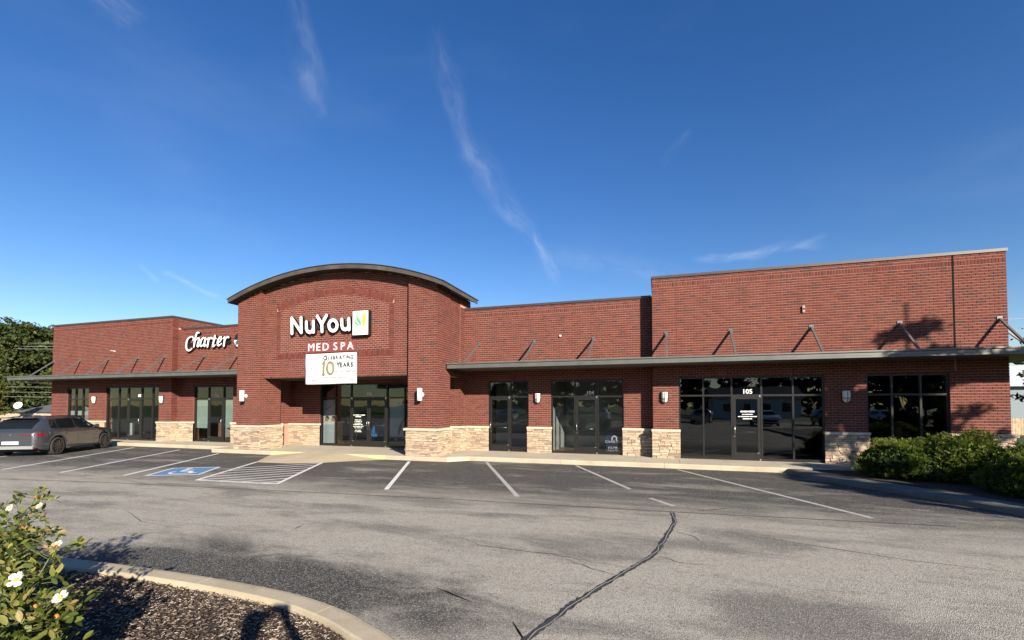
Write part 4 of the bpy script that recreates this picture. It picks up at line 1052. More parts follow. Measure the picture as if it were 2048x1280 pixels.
# red panel
e = empty('flat_panel_sign'); tag(e, 'red panel with white capitals MED SPA above the banner', 'sign')
m = MB(); m.box((-13.36, YA - .045, 4.055), (-11.10, YA - .014, 4.45)); m.build('panel', M['redpanel'], e)
for i, (ch, x) in enumerate(zip('MEDSPA', (-13.15, -12.81, -12.46, -12.00, -11.66, -11.31))):
    wall_text('letter', ch, .43, x, 4.25, YA - .058, M['white'], e, ext=.010)
# banner
e = empty('vinyl_banner'); tag(e, 'wrinkled white anniversary banner reading Celebrating 10 Years of Confidence', 'banner')
def bz(u, v): return -.008 * math.sin(5 * u + 3 * v) - .012 * max(0, 1 - abs((u - .02) + (v - .52) * .8) * 5) - .010 * math.sin(9 * v) * (1 - u) ** 2
m = MB(); nu, nv = 24, 16
def bp(u, v, off=0): return (-13.40 + 2.40 * u + .012 * math.sin(7 * v) * (1 if u < .02 else 0), YA - .075 + bz(u, v) - off, 2.79 + 1.21 * v + .02 * u * (1 - v) - .006 * math.sin(6 * u))
for i in range(nu):
    for j in range(nv): m.poly([bp(i / nu, j / nv), bp((i + 1) / nu, j / nv), bp((i + 1) / nu, (j + 1) / nv), bp(i / nu, (j + 1) / nv)], 0, True)
bo_ = m.build('sheet', M['vinyl'], e, fix=True); sm = bo_.modifiers.new('thick', 'SOLIDIFY'); sm.thickness = .004; sm.offset = 1
yb_ = YA - .128
def bl(s, size, zx, zy, mat, **k):
    x, z = trace(zx, zy, 10.24, 560, 690, yb_); wall_letters('lettering', s, size, x, z, yb_, mat, e, ext=.0006, **k)
def bt(s, size, zx, zy, mat, **k):
    x, z = trace(zx, zy, 10.24, 560, 690, yb_); return wall_text('lettering', s, size, x, z, yb_, mat, e, ext=.0006, **k)
bt('C', .25, 922, 262, M['ink'], offset=.004); bl('ELEBRATING', .20, 1218, 250, M['ink'], offset=.003, gap=.14)
tb = lambda pts: [trace(*p, 10.24, 560, 690, yb_) for p in pts]
link(bpy.data.objects.new('lettering', sdf_mesh('lettering', [(tb(ell(1030, 465, 66, 122)), [.05 + .05 * abs(math.cos(2 * math.pi * i / 22)) for i in range(23)])], yb_, yb_ + .001, [M['gold']], .012)), e)
link(bpy.data.objects.new('lettering', sdf_mesh('lettering', [(tb(((905, 350), (892, 470), (888, 600))), .105), (tb(((868, 372), (905, 350))), .045), (tb(((860, 600), (920, 598))), .03)], yb_, yb_ + .001, [M['gold']], .012)), e)
bt('Y', .27, 1195, 402, M['ink'], offset=.005); bl('EARS', .245, 1362, 402, M['ink'], offset=.004, gap=.10)
bt('of Confidence', .165, 1322, 525, M['ink'], shear=.3)
bl('THANK YOU FOR BEING PART OF OUR JOURNEY', .088, 1060, 712, M['ink'], gap=.10)
def bline(pts, w, mat): link(bpy.data.objects.new('line_drawing', sdf_mesh('line_drawing', [([trace(*p, 10.24, 560, 690, yb_) for p in pts], w)], yb_, yb_ + .001, [mat], .010)), e)
bline([(835, 625), (1535, 600)], .012, M['ink_pale'])
for a, b in ((850, 1010), (1035, 1160), (1180, 1275), (1300, 1400), (1415, 1520)): bline([(a, 662 - (a - 850) * .036), (b, 662 - (b - 850) * .036)], .026, M['ink_pale'])
bline([(835, 430), (790, 425), (755, 470), (758, 540), (745, 580), (700, 575)], .016, M['ink_pale']); bline([(560, 490), (690, 500), (840, 560)], .016, M['ink_pale']); bline([(570, 525), (690, 620), (790, 705)], .018, M['ink_pale']); bline([(650, 400), (720, 330), (760, 290)], .014, M['ink_pale']); bline([(700, 660), (770, 640), (735, 615)], .014, M['ink_pale']); bline([(815, 205), (850, 300)], .012, M['ink_pale']); bline([(640, 470), (660, 470)], .03, M['ink_pale']); bline([(780, 500), (835, 490)], .014, M['ink_pale'])
# script sign on the left wing
YC = YM - .20
e = empty('script_letter_sign'); tag(e, 'white script channel letters Charter on the brick wall left of the tower', 'sign')
t0, t1 = .105, .055
letters(e, [[([(425, 250), (400, 215), (345, 210), (270, 250), (215, 340), (195, 460), (197, 560), (225, 625), (270, 650), (325, 630), (375, 580)], [t1, t1, t1, .08, t0, t0, t0, t0, .08, t1, t1]), ([(420, 245), (408, 330)], t1)],
            [([(605, 88), (570, 75), (530, 100), (500, 170), (475, 300), (450, 430), (435, 535)], [t1, .08, t0, t0, t0, t0, .07]), ([(455, 420), (500, 310), (560, 255), (598, 265), (588, 340), (560, 430), (545, 500), (565, 525), (612, 478)], [t1, t1, .07, t0, t0, t0, t0, .07, t1])],
            [([(800, 255), (730, 245), (670, 310), (640, 410), (645, 490), (672, 515), (722, 480), (770, 380), (800, 255), (770, 400), (757, 490), (772, 515), (818, 468)], [.07, .07, t0, t0, t0, .07, t1, t1, t0, t0, t0, .07, t1])],
            [([(840, 300), (892, 250), (908, 265), (890, 360), (862, 520)], [t1, .07, t0, t0, t0]), ([(890, 350), (930, 275), (985, 245), (1000, 255)], [t1, .07, .09, t0])],
            [([(1100, 185), (1075, 280), (1045, 420), (1030, 500), (1052, 520), (1107, 470)], [t0, t0, t0, t0, .07, t1]), ([(1018, 277), (1140, 267)], t1)],
            [([(1185, 390), (1250, 370), (1300, 290), (1295, 222), (1255, 222), (1205, 300), (1180, 400), (1187, 470), (1217, 490), (1270, 462), (1307, 425)], [t1, t1, .08, .08, .07, t0, t0, t0, .08, t1, t1])],
            [([(1355, 270), (1402, 225), (1417, 240), (1400, 340), (1375, 500)], [t1, .07, t0, t0, t0]), ([(1405, 330), (1450, 245), (1500, 215), (1525, 228)], [t1, .07, .09, t0])]], 15.75, 360, 660, YC, YM - .09)
m = MB(); m.box((-22.75, YM - .089, 4.98), (-19.95, YM - .013, 5.12)); m.build('raceway', M['black'], e)
# round emblem beside it, half hidden by the tower
e = empty('round_emblem_sign'); tag(e, 'round black and white emblem sign partly hidden behind the tower', 'sign')
ex, ez = trace(1885, 310, 15.75, 360, 660, YC)
def half_disc(a0, a1, mat, y0, y1, r, name):
    m = MB(); ang = np.linspace(a0, a1, 17); pts = [(ex + r * math.cos(a), ez + r * math.sin(a)) for a in ang]
    m.poly([(p[0], y0, p[1]) for p in pts][::-1]); m.poly([(p[0], y1, p[1]) for p in pts])
    for a, b in zip(pts, pts[1:] + pts[:1]): m.poly([(a[0], y0, a[1]), (b[0], y0, b[1]), (b[0], y1, b[1]), (a[0], y1, a[1])])
    m.build(name, mat, e, fix=True)
half_disc(0, math.pi, M['black'], YC, YM - .013, .36, 'upper_half'); half_disc(math.pi, 2 * math.pi, M['white'], YC - .004, YM - .014, .355, 'lower_half')

# ------------------------------------------------------------------ wall lights
def bulkhead(x, y, label):
    e = empty('wall_light', (x, y, 2.24)); tag(e, label, 'wall light', 'bulkhead wall lights between the storefronts')
    m = MB(); pts = [(-.125, .20), (.125, .20), (.125, -.06)] + [(.125 * math.cos(t), -.06 - .15 * math.sin(t)) for t in np.linspace(0, math.pi, 11)[1:-1]] + [(-.125, -.06)]
    def slab_(pts, y0, y1, mb):
        mb.poly([(p[0], y0, p[1]) for p in pts][::-1]); mb.poly([(p[0], y1, p[1]) for p in pts])
        for a, b in zip(pts, pts[1:] + pts[:1]): mb.poly([(a[0], y0, a[1]), (b[0], y0, b[1]), (b[0], y1, b[1]), (a[0], y1, a[1])])
    slab_(pts, -.05, -.013, m); m.build('back_plate', M['bronze'], e, fix=True)
    m = MB(); rows = []
    for t in np.linspace(0, 1, 9):
        s = .105; z = .185 - t * .37; k = 1.0 if t < .62 else math.sqrt(max(0.02, 1 - ((t - .62) / .39) ** 2)); ring = []
        for a in np.linspace(0, math.pi, 11): ring.append((s * k * math.cos(a), -.051 - .115 * math.sin(a) * k, z))
        rows.append(ring)
    for r0, r1 in zip(rows[:-1], rows[1:]):
        for i in range(10): m.poly([r0[i], r0[i + 1], r1[i + 1], r1[i]], 0, True)
    m.poly(rows[0][::-1]); m.poly(rows[-1]); m.build('lens', M['lens'], e, fix=True)
    for z in (-.035, -.07):
        m = MB(); m.tube([(.112 * math.cos(a), -.05 - .122 * math.sin(a), z) for a in np.linspace(0, math.pi, 11)], .007, 6); m.build('guard_hoop', M['bronze'], e)
    m = MB(); m.tube([(0, -.05, .195), (0, -.172, .17), (0, -.175, -.05), (0, -.14, -.15), (0, -.05, -.20)], .008, 6); m.build('guard_bar', M['bronze'], e)
for x, y, l in ((-29.0, YP, 'bulkhead wall light on the brick pier nearest the parked car'), (-23.97, YP, 'bulkhead wall light on the far projecting bay beside the five-light storefront'), (-4.46, YM, 'bulkhead wall light on the brick pier between the two 104 storefronts'),
                (.19, YP, 'bulkhead wall light on the brick pier left of door 105'), (5.55, YP, 'bulkhead wall light in tree shade right of door 105')): bulkhead(x, y, l)
def cylinder_light(x, label):
    e = empty('cylinder_wall_light', (x, YT, 2.36)); tag(e, label, 'wall light', 'white cylinder lights on the tower pillars')
    m = MB(); m.lathe([(.085, -.22), (.09, -.215), (.09, .215), (.085, .22)], (0, -.24, 0), 'Z', 20); m.build('cylinder', M['white'], e)
    m = MB(); m.lathe([(.075, -.045), (.075, -.013)], (0, 0, 0), 'Y', 16); m.build('wall_plate', M['white'], e)
    m = MB(); m.tube([(0, -.03, 0), (0, -.17, 0)], .03, 10); m.build('arm', M['white'], e)
cylinder_light(-16.30, 'white cylinder light on the left tower pillar'); cylinder_light(-8.12, 'white cylinder light on the right tower pillar')
# small fittings on the brick: capped conduits left from removed signs
for x, y, z, l in ((-3.55, YM, 4.62, 'small white conduit stub on the brick above storefront 104'), (4.44, YP, 5.05, 'rusty conduit fitting high on the right brick bay')):
    m = MB(); m.lathe([(.03, -.07), (.03, -.012)], (0, 0, 0), 'Y', 10); m.box((-.035, -.07 if y == YP else -.085, -.10 if y == YP else -.03), (.035, -.05, .11 if y == YP else .03)); o = m.build('conduit_stub', M['white'] if y == YM else M['stub'], None); o.location = (x, y, z); tag(o, l, 'wall fitting')
m = MB(); m.tube([(0, -.02, 0), (.12, -.06, .03), (.30, -.05, .02), (.45, -.04, .0)], .02, 8); o = m.build('wall_bracket', M['lens']); o.location = (-27.9, YP, 4.83); tag(o, 'short pale bracket on the brick above the far canopy', 'wall fitting')

# ------------------------------------------------------------------ things in the windows
def panel_thing(name, x0, x1, z0, z1, y, mat, label, cat, thick=.006):
    e = empty(name); tag(e, label, cat); m = MB(); m.box((x0, y, z0), (x1, y + thick, z1)); m.build('sheet', mat, e); return e
M['shade'] = plain('pale_green_shade', (0.50, 0.62, 0.56), 0.8, var=.03)
panel_thing('roller_shade', -22.33, -21.52, .82, 2.26, YM + .14, M['shade'], 'pale green roller shade in the window left of door 103', 'window shade')
panel_thing('roller_shade', -20.43, -19.87, .86, 2.26, YM + .14, M['shade'], 'pale green roller shade in the window right of door 103', 'window shade')
M['poster'] = plain('poster_blue', (0.46, 0.58, 0.66), 0.6, var=.10, scale=1.2); M['poster_deep'] = plain('poster_deep_blue', (0.02, 0.035, 0.10), 0.6); M['skin'] = plain('poster_skin_tone', (0.50, 0.28, 0.18), 0.7); M['hair'] = plain('poster_hair', (0.03, 0.02, 0.016), 0.7)
e = panel_thing('window_poster', -14.58, -13.92, .26, 2.20, YM + .14, M['poster'], 'tall pale blue poster with two portraits in the tower window', 'poster')
m = MB(); m.box((-14.57, YM + .136, 1.10), (-13.93, YM + .1395, 1.50)); m.build('portrait_strip', M['vinyl'], e)
for x in (-14.40, -14.05):
    m = MB(); m.lathe([(.10, -.003), (.10, 0)], (x + .03, YM + .1345, 1.39), 'Y', 14); m.build('portrait_hair', M['hair'], e); m = MB(); m.lathe([(.088, -.003), (.088, 0)], (x, YM + .131, 1.32), 'Y', 14); m.build('portrait_face', M['skin'], e)
for z in (.95, .88, .72, .62, .52, .42): m = MB(); m.box((-14.48, YM + .136, z), (-14.05, YM + .139, z + .022)); m.build('print_line', M['ink_pale'], e)
for pts in ([(-14.55, 1.72), (-14.35, 1.83), (-14.12, 1.95), (-13.96, 2.15)],): link(bpy.data.objects.new('line_drawing', sdf_mesh('l', [(pts, .02)], YM + .136, YM + .138, [M['ink']], .012)), e)
e = panel_thing('window_poster', -11.10, -10.42, .36, 2.24, YM + .14, M['poster'], 'tall grey blue poster with dark foot beside the double door', 'poster')
m = MB(); m.box((-11.10, YM + .136, .36), (-10.42, YM + .139, .62)); m.build('poster_foot', M['poster_deep'], e)
link(bpy.data.objects.new('figure_shape', sdf_mesh('f', [([(-10.45, 1.35), (-10.6, 1.0), (-10.68, .7)], [.06, .16, .05])], YM + .134, YM + .139, [M['poster_deep']], .015)), e)
m = MB(); m.lathe([(.045, -.003), (.045, 0)], (-10.80, YM + .135, .49), 'Y', 14); m.build('logo_disc', M['vinyl'], e); wall_text('logo_mark', 'O', .12, -10.66, 2.05, YM + .135, M['ink'], e)
e = empty('window_sign'); tag(e, 'navy real estate window sign with house mark and phone number in storefront 104', 'sign')
M['navy'] = plain('navy_vinyl', (0.016, 0.034, 0.085), 0.5); ys_ = YM + .125
m = MB(); m.box((-1.88, ys_, .25), (-1.33, ys_ + .004, .88)); m.build('sheet', M['navy'], e)
wall_letters('lettering', 'CHARTER', .12, -1.60, .62, ys_ - .003, M['number'], e, offset=.003); wall_text('lettering', '615.799.5', .105, -1.60, .40, ys_ - .003, M['number'], e, offset=.003); wall_text('lettering', 'Call or Text', .085, -1.61, .30, ys_ - .003, M['number'], e, shear=.2)
link(bpy.data.objects.new('house_mark', sdf_mesh('h', [([(-1.66, .69), (-1.66, .78), (-1.58, .84), (-1.50, .78), (-1.50, .69)], .045)], ys_ - .003, ys_ - .001, [M['number']], .01)), e)
def word_blocks(parent, rows, sc, ox, oy, y, mat):
    """lettering too small to read in the photograph: each word a strip of its own length"""
    for zy, zh, words in rows:
        for a, b in words:
            x0, z0 = trace(a, zy + zh / 2, sc, ox, oy, y); x1, z1 = trace(b, zy - zh / 2, sc, ox, oy, y); m = MB(); m.box((x0, y, z0), (x1, y + .001, z1)); m.build('lettering', mat, parent)
e = empty('door_lettering'); tag(e, 'four small centred lines of white vinyl lettering on door 105', 'lettering')
word_blocks(e, [(330, 120, ((450, 640), (690, 1030), (1095, 1590))), (562, 62, ((580, 720), (770, 880), (910, 1150), (1180, 1450))), (742, 62, ((245, 410), (455, 1150), (1185, 1460), (1500, 1790))), (925, 62, ((640, 1200), (1230, 1390)))], 40.96, 1470, 815, YP + .068, M['number'])
e = empty('door_lettering'); tag(e, 'many short white vinyl lines on the left leaf of double door 106', 'lettering')
word_blocks(e, [(145, 42, ((105, 270), (300, 530), (565, 600), (630, 850))), (238, 42, ((315, 630),)), (425, 36, ((280, 450), (480, 630))), (522, 32, ((260, 300), (340, 570), (600, 680))), (610, 26, ((285, 370), (400, 630))), (680, 34, ((145, 230), (255, 550), (590, 710))), (785, 28, ((165, 330), (350, 570), (600, 760))), (870, 26, ((255, 360), (400, 550), (580, 680))), (1010, 26, ((290, 400), (430, 620))), (1092, 26, ((265, 310), (340, 370), (400, 650)))], 28.45, 700, 825, YM + .068, M['number'])
for i, x in enumerate((-30.98, -30.4, -29.83)):
    panel_thing('window_flyer', x - .2, x + .2, 1.42, 1.66, YP + .13, M['vinyl'], ('white flyer in the leftmost light of the far window', 'white flyer in the middle light of the far window', 'white flyer in the far window light nearest the wall lamp')[i], 'flyer')
# reception desk, white panels, chair, plant
e = empty('reception_desk', (-25.8, 19.2, WALK)); tag(e, 'low white and wood reception desk behind the five-light storefront', 'desk')
m = MB(); m.box((-1.2, 0, 0), (1.3, .5, .95)); m.build('body', plain('desk_wood', (.28, .2, .1), .6), e); m = MB(); m.box((-1.3, -.06, .951), (1.4, .56, .99)); m.build('counter', M['white'], e)
for x, l in ((-27.55, 'white display panel behind the far storefront nearest the car hood'), (-25.0, 'white display panel behind the far storefront beside the wall lamp')):
    e = panel_thing('display_panel', x, x + .42, WALK, 1.0, YP + .75, M['white'], l, 'panel', .05)
e = empty('armchair', (-12.65, 18.9, WALK), .35); tag(e, 'blue upholstered armchair with pale wooden legs behind double door 106', 'armchair')
M['bluefab'] = plain('blue_fabric', (.03, .16, .42), .85)
m = MB(); m.box((-.36, -.34, .34), (.36, .34, .50)); m.build('seat', M['bluefab'], e); m = MB(); m.box((-.36, .24, .501), (.36, .36, .95)); m.build('backrest', M['bluefab'], e)
for s in (-1, 1):
    m = MB(); m.box((s * .36, -.34, .44), (s * .46, .30, .68)); m.build('armrest', M['bluefab'], e)
    for t in (-1, 1): m = MB(); m.tube([(s * .30, t * .28, .34), (s * .34, t * .33, 0)], [.025, .015], 8); m.build('leg', M['wood'], e)

# ------------------------------------------------------------------ vegetation helpers
def unit(v): return v / np.maximum(np.linalg.norm(v, axis=-1, keepdims=True), 1e-9)
def leaf_quads(C, size, n_bias=None, aspect=1.6, r=rng, bias=0.6):
    """leaf-sized quads at points C: random tilt leaning to n_bias"""
    k = len(C); nrm = unit(r.normal(size=(k, 3)) + (0 if n_bias is None else n_bias * bias * 2)); t = unit(np.cross(nrm, unit(r.normal(size=(k, 3))))); b = np.cross(nrm, t)
    s = (size * r.uniform(.6, 1.3, (k, 1))) if np.isscalar(size) else size[:, None]
    a = t * s * aspect / 2; w = b * s / 2; dr = nrm * s * .12
    V = np.stack([C - a, C + w + dr, C + a, C - w + dr], 1).reshape(-1, 3); Q = np.arange(k * 4).reshape(-1, 4); return V, Q
def crown_points(lobes, n, r=rng, shell=.55):
    """points through lobes [(centre, radii)], denser toward each lobe's skin; also outward directions"""
    L = np.array([l[1][0] * l[1][1] + l[1][0] * l[1][2] for l in lobes]); cnt = (n * L / L.sum()).astype(int); P, D = [], []
    for (c, rad), k in zip(lobes, cnt):
        d = unit(r.normal(size=(k, 3))); q = r.uniform(shell ** 3, 1, (k, 1)) ** (1 / 3) * r.uniform(.85, 1.12, (k, 1)); P.append(np.array(c) + d * q * np.array(rad)); D.append(d)
    return np.concatenate(P), np.concatenate(D)
M['bark'] = plain('bark', (.085, .065, .048), .95, var=.4, scale=9, bmp=.8)
M['leaf_oak'] = leaf_material('oak_leaf', [(0, (.035, .055, .014)), (.5, (.060, .082, .020)), (.85, (.095, .110, .028)), (1, (.14, .125, .04))])
M['leaf_cool'] = leaf_material('dark_leaf', [(0, (.018, .034, .012)), (.6, (.035, .055, .018)), (1, (.06, .085, .025))])
M['leaf_hedge'] = leaf_material('hedge_leaf', [(0, (.07, .085, .015)), (.5, (.12, .13, .02)), (.8, (.15, .12, .03)), (1, (.14, .08, .03))])
M['needle'] = leaf_material('pine_needle', [(0, (.012, .022, .010)), (1, (.035, .055, .022))], trans=.15)
def tree(name, x, y, h, cr, label, mat, n=7000, ls=.28, z0=0.0, trunk=.28, low=.3, seed=0, cat='tree', group=None, conifer=False, lobes_n=13, step=.42, nbr=7):
    r = np.random.default_rng(100 + seed); e = empty(name, (x, y, z0)); tag(e, label, cat, group)
    m = MB(); limbs = []
    if conifer:
        m.tube([(0, 0, 0), (.03, 0, h * .5), (0, 0, h)], [trunk, trunk * .6, .03], 8)
        Cs, Ds = [], []; per = 0
        zs = np.arange(h * low, h * .99, step)
        for z in zs:
            R = cr * (1 - (z - h * low) / (h * (1 - low))) ** .8 + .15; nb = max(3, int(nbr * R / cr) + 3)
            for k in range(nb):
                a = r.uniform(0, 6.28); L = R * r.uniform(.55, 1.12); p0 = Vector((0, 0, z)); p1 = Vector((L * math.cos(a), L * math.sin(a), z + L * r.uniform(-.18, .12)))
                m.tube([p0, p1], [.035, .008], 4, cap=False); q = int(n / (len(zs) * nb) * (.5 + R / cr)); t = r.uniform(.15, 1.05, (q, 1)); c = np.array(p0) + (np.array(p1) - np.array(p0)) * t + r.normal(size=(q, 3)) * np.array([.13, .13, .07]) * (1.1 - .4 * t) * (1.5 if cr > 2 else 1)
                Cs.append(c); Ds.append(np.tile(np.array(p1 - p0) / max(.1, (p1 - p0).length), (q, 1)))
        C = np.concatenate(Cs); V, Q = leaf_quads(C, ls, None, 2.6, r)
    else:
        lobes = []
        for k in range(lobes_n):
            a = 2.4 * k + r.uniform(-.4, .4); t = (k + .5) / lobes_n; zc = h * (low + .08 + (1 - low - .16) * t); rr = cr * (.35 + .62 * math.sin(math.pi * min(1, .18 + .78 * t))) ; d = rr * r.uniform(.35, .72)
            c = np.array([d * math.cos(a), d * math.sin(a), zc]); s = cr * r.uniform(.30, .46); lobes.append((c, (s, s, s * r.uniform(.6, .85)))); limbs.append(c)
        lobes.append((np.array([0, 0, h * .9]), (cr * .33, cr * .33, h * .1)))
        m.tube([(0, 0, 0), (.08, .03, h * low), (0, .05, h * .6), (.05, 0, h * .85)], [trunk, trunk * .8, trunk * .45, .05], 10)
        for c in limbs:
            zb = min(h * .75, max(h * low * .85, c[2] * .7)); b = Vector((.04, .03, zb)); cc = Vector(c); mid = b.lerp(cc, .5) + Vector((0, 0, .06 * h * r.uniform(-.3, 1))); m.tube([b, mid, cc], [trunk * .36, trunk * .2, .02], 6, cap=False)
        # clumps inside lobes so that gaps open between them
        P, D = crown_points(lobes, max(60, n // 42), r, .5); C = np.repeat(P, 42, 0) + r.normal(size=(len(P) * 42, 3)) * np.array([1, 1, .62]) * cr * .075; Dn = np.repeat(D, 42, 0); V, Q = leaf_quads(C, ls, Dn + np.array([0, 0, .5]), 1.5, r)
    m.build('trunk', M['bark'], e); o = np_mesh('crown', V, Q, mat, e, attr=r.random(len(Q))); return e

# ------------------------------------------------------------------ planting bed with junipers, right
bedo = [(3.47, 15.50), (3.62, 15.0), (3.89, 14.35), (4.30, 13.5), (4.92, 12.65), (5.46, 11.85), (6.2, 10.62), (7.0, 9.1), (7.6, 7.2), (7.8, 4.0), (7.8, -8.0)]
bedi = [(3.90, 15.50), (4.05, 15.1), (4.30, 14.6), (4.72, 13.85), (5.33, 12.98), (5.86, 12.2), (6.56, 11.0), (7.37, 9.35), (7.98, 7.3), (8.2, 4.0), (8.2, -8.0)]
bed = empty('planting_bed'); tag(bed, kind='structure', label='dark mulch bed with old grey kerb at the right')
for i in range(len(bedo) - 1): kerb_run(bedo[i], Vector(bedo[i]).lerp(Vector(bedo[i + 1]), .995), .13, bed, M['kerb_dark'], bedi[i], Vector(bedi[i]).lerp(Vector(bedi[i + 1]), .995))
m = MB()
for a, b in zip(bedi[:-1], bedi[1:]): m.poly([(*a, .10), (*b, .10), (30, b[1], .10), (30, a[1], .10)] if b[1] < 10 else [(*a, .10), (*b, .10), (10.2, b[1], .12), (10.2, a[1], .12)])
m.poly([(3.9, 15.5, .1), (10.2, 15.5, .12), (10.2, 16.7, .12), (6.2, 16.7, .1), (6.2, 15.9, .1), (5.1, 15.5, .1)]); m.build('mulch', M['mulch'], bed)
m = MB(); m.poly([(10.2, 9, .118), (40, 9, .118), (40, 60, .05), (10.2, 60, .05)]); tag(m.build('lawn', M['grass']), kind='structure', label='strip of lawn beyond the right end of the building')
M['juniper'] = leaf_material('juniper_scale', [(0, (.022, .044, .008)), (.4, (.060, .098, .014)), (.70, (.155, .20, .022)), (1, (.28, .31, .042))], .6, .4)
def juniper(x, y, rx, ry, h, label, seed, n=66000):
    """spreading juniper: a dense mound of short feathery sprays on arching stems"""
    r = np.random.default_rng(seed); e = empty('juniper_bush', (x, y, .1)); tag(e, label, 'bush', 'spreading junipers in the planting bed')
    m = MB(); C = []; DIR = []; T = []
    ns = 640; per = n // ns
    for k in range(ns):
        a = r.uniform(0, 6.28); f = math.sqrt(r.uniform(0, 1)); bump_ = 1 + .16 * math.sin(5 * a + seed) + .10 * math.sin(9 * a + 2 * seed)
        ex_, ey = rx * f * bump_ * math.cos(a), ry * f * bump_ * math.sin(a); top = h * (1 - .58 * f ** 2.6) * r.uniform(.74, 1.06) + .10 * h * math.sin(4.1 * ex_ + seed) * math.cos(3.3 * ey)
        tip = np.array([ex_, ey, max(.16, top * (r.uniform(.35, 1.0) if f > .62 else 1.0))]); out = unit(np.array([math.cos(a) * (.35 + f), math.sin(a) * (.35 + f), .85 - .35 * f])); base = tip - out * r.uniform(.28, .5)
        if k % 6 == 0: m.tube([(ex_ * .1, ey * .1, 0), tuple(base * np.array([.8, .8, .7])), tuple(base), tuple(tip)], [.022, .014, .008, .003], 5, cap=False)
        t = r.uniform(0, 1, (per, 1)); wd = .115 * (1.05 - t) ** .7 + .012; sd = unit(r.normal(size=(per, 3))); c = base + (tip - base) * t + sd * wd * r.uniform(.1, 1, (per, 1)); c[:, 2] = np.maximum(c[:, 2], .06)
        C.append(c); DIR.append(out * .8 + sd * .55 + np.array([0, 0, .2])); T.append(t[:, 0])
    m.build('stems', M['bark'], e); C = np.concatenate(C); D = unit(np.concatenate(DIR)); T = np.concatenate(T); k = len(C)
    w = unit(np.cross(D, r.normal(size=(k, 3)))); L = r.uniform(.022, .052, (k, 1)); W = L * .20
    V = np.stack([C - w * W * .5, C + D * L * .55 - w * W, C + D * L, C + D * L * .55 + w * W], 1).reshape(-1, 3); Q = np.arange(k * 4).reshape(-1, 4)
    # darker inner leaves close the mound
    ki = 9000; ai = r.uniform(0, 6.28, ki); fi = np.sqrt(r.uniform(0, 1, ki)) * .9; zi = r.uniform(.12, .86, ki) * h * (1 - .55 * fi ** 2.6)
    Ci = np.stack([rx * fi * np.cos(ai), ry * fi * np.sin(ai), zi], 1); Vi, Qi = leaf_quads(Ci, .055, None, 1.9, r)
    np_mesh('foliage', np.vstack([V, Vi]), np.vstack([Q, Qi + len(V)]), M['juniper'], e, attr=np.concatenate([np.clip(r.normal(.34, .18, k) + T * .34, 0, .99), r.uniform(0, .3, ki)]))
for a in ((6.05, 14.55, 1.05, .95, 1.02, 'juniper bush against the shaded stone pier, first from the door', 11), (7.15, 14.35, 1.15, 1.0, 1.22, 'tallest juniper bush below the shaded window', 12), (7.95, 13.45, 1.1, 1.0, 1.02, 'juniper bush below the right brick corner', 13),
          (7.35, 12.35, .75, .8, .80, 'low juniper bush nearest the kerb at the frame edge', 14), (8.9, 12.6, 1.1, 1.0, 1.1, 'juniper bush farthest along the kerb, cut by the frame edge', 15)): juniper(*a)
panel_thing('number_sticker', -25.83, -25.62, 2.40, 2.53, YP + .085, M['vinyl'], 'small white number sticker above the far door', 'sticker', .003)

# accessible symbol drawn on the stall (wheelchair user)
def gsym(strokes):
    st = [([(u, v) for u, v in s], w) for s, w in strokes]
    me = sdf_mesh('wheelchair_figure', st, 0.0, 0.0, [M['white_paint']], .014)
    for v in me.vertices:
        q = quadpt(v.co.x, v.co.z); v.co = (q.x, q.y, .004)
    me.update(); link(bpy.data.objects.new('wheelchair_figure', me), sym)
arc = [(.50 + .20 * math.cos(t), .36 + .20 * math.sin(t)) for t in np.linspace(math.radians(150), math.radians(370), 16)]
gsym([(arc, .055), ([(.42, .78), (.44, .48), (.62, .47), (.72, .24), (.80, .27)], .07), ([(.43, .62), (.60, .62)], .055), ([(.415, .86), (.418, .862)], .12)])

# ------------------------------------------------------------------ near planting island, left
iso = [(.75, -6), (.7, -1.2), (.35, .4), (-.25, 1.5), (-.9, 2.3), (-1.5, 2.88), (-1.99, 3.23), (-2.33, 3.39), (-2.70, 3.54), (-3.32, 3.69), (-4.0, 3.75), (-4.73, 3.77), (-5.82, 3.76), (-6.74, 3.72), (-9.0, 3.6), (-14, 3.3)]
def inset(path, d):
    out = []
    for i, p in enumerate(path):
        a, b = Vector(path[max(i - 1, 0)]), Vector(path[min(i + 1, len(path) - 1)]); t = (b - a).normalized(); out.append(Vector(p) + Vector((-t.y, t.x)) * d)
    return out
isi = inset(iso, .23)
isl = empty('planting_island'); tag(isl, kind='structure', label='mulched planting island with pale concrete kerb in the near corner')
def dense(path, k=4):
    P = [Vector(p) for p in path]; out = []
    for i in range(len(P) - 1):
        p0, p1, p2, p3 = P[max(i - 1, 0)], P[i], P[i + 1], P[min(i + 2, len(P) - 1)]
        for j in range(k):
            t = j / k; out.append(.5 * ((2 * p1) + (p2 - p0) * t + (2 * p0 - 5 * p1 + 4 * p2 - p3) * t * t + (3 * p1 - p0 - 3 * p2 + p3) * t ** 3))
    return out + [P[-1]]
do, di = dense(iso, 8), dense([tuple(p) for p in isi], 8)
M['kerb_new'] = concrete_material('pale_kerb_concrete', (0.36, 0.30, 0.205), (0.50, 0.43, 0.31), 0.30)
breaks = [0, 18, 46, 66, 86, 104, len(do) - 1]
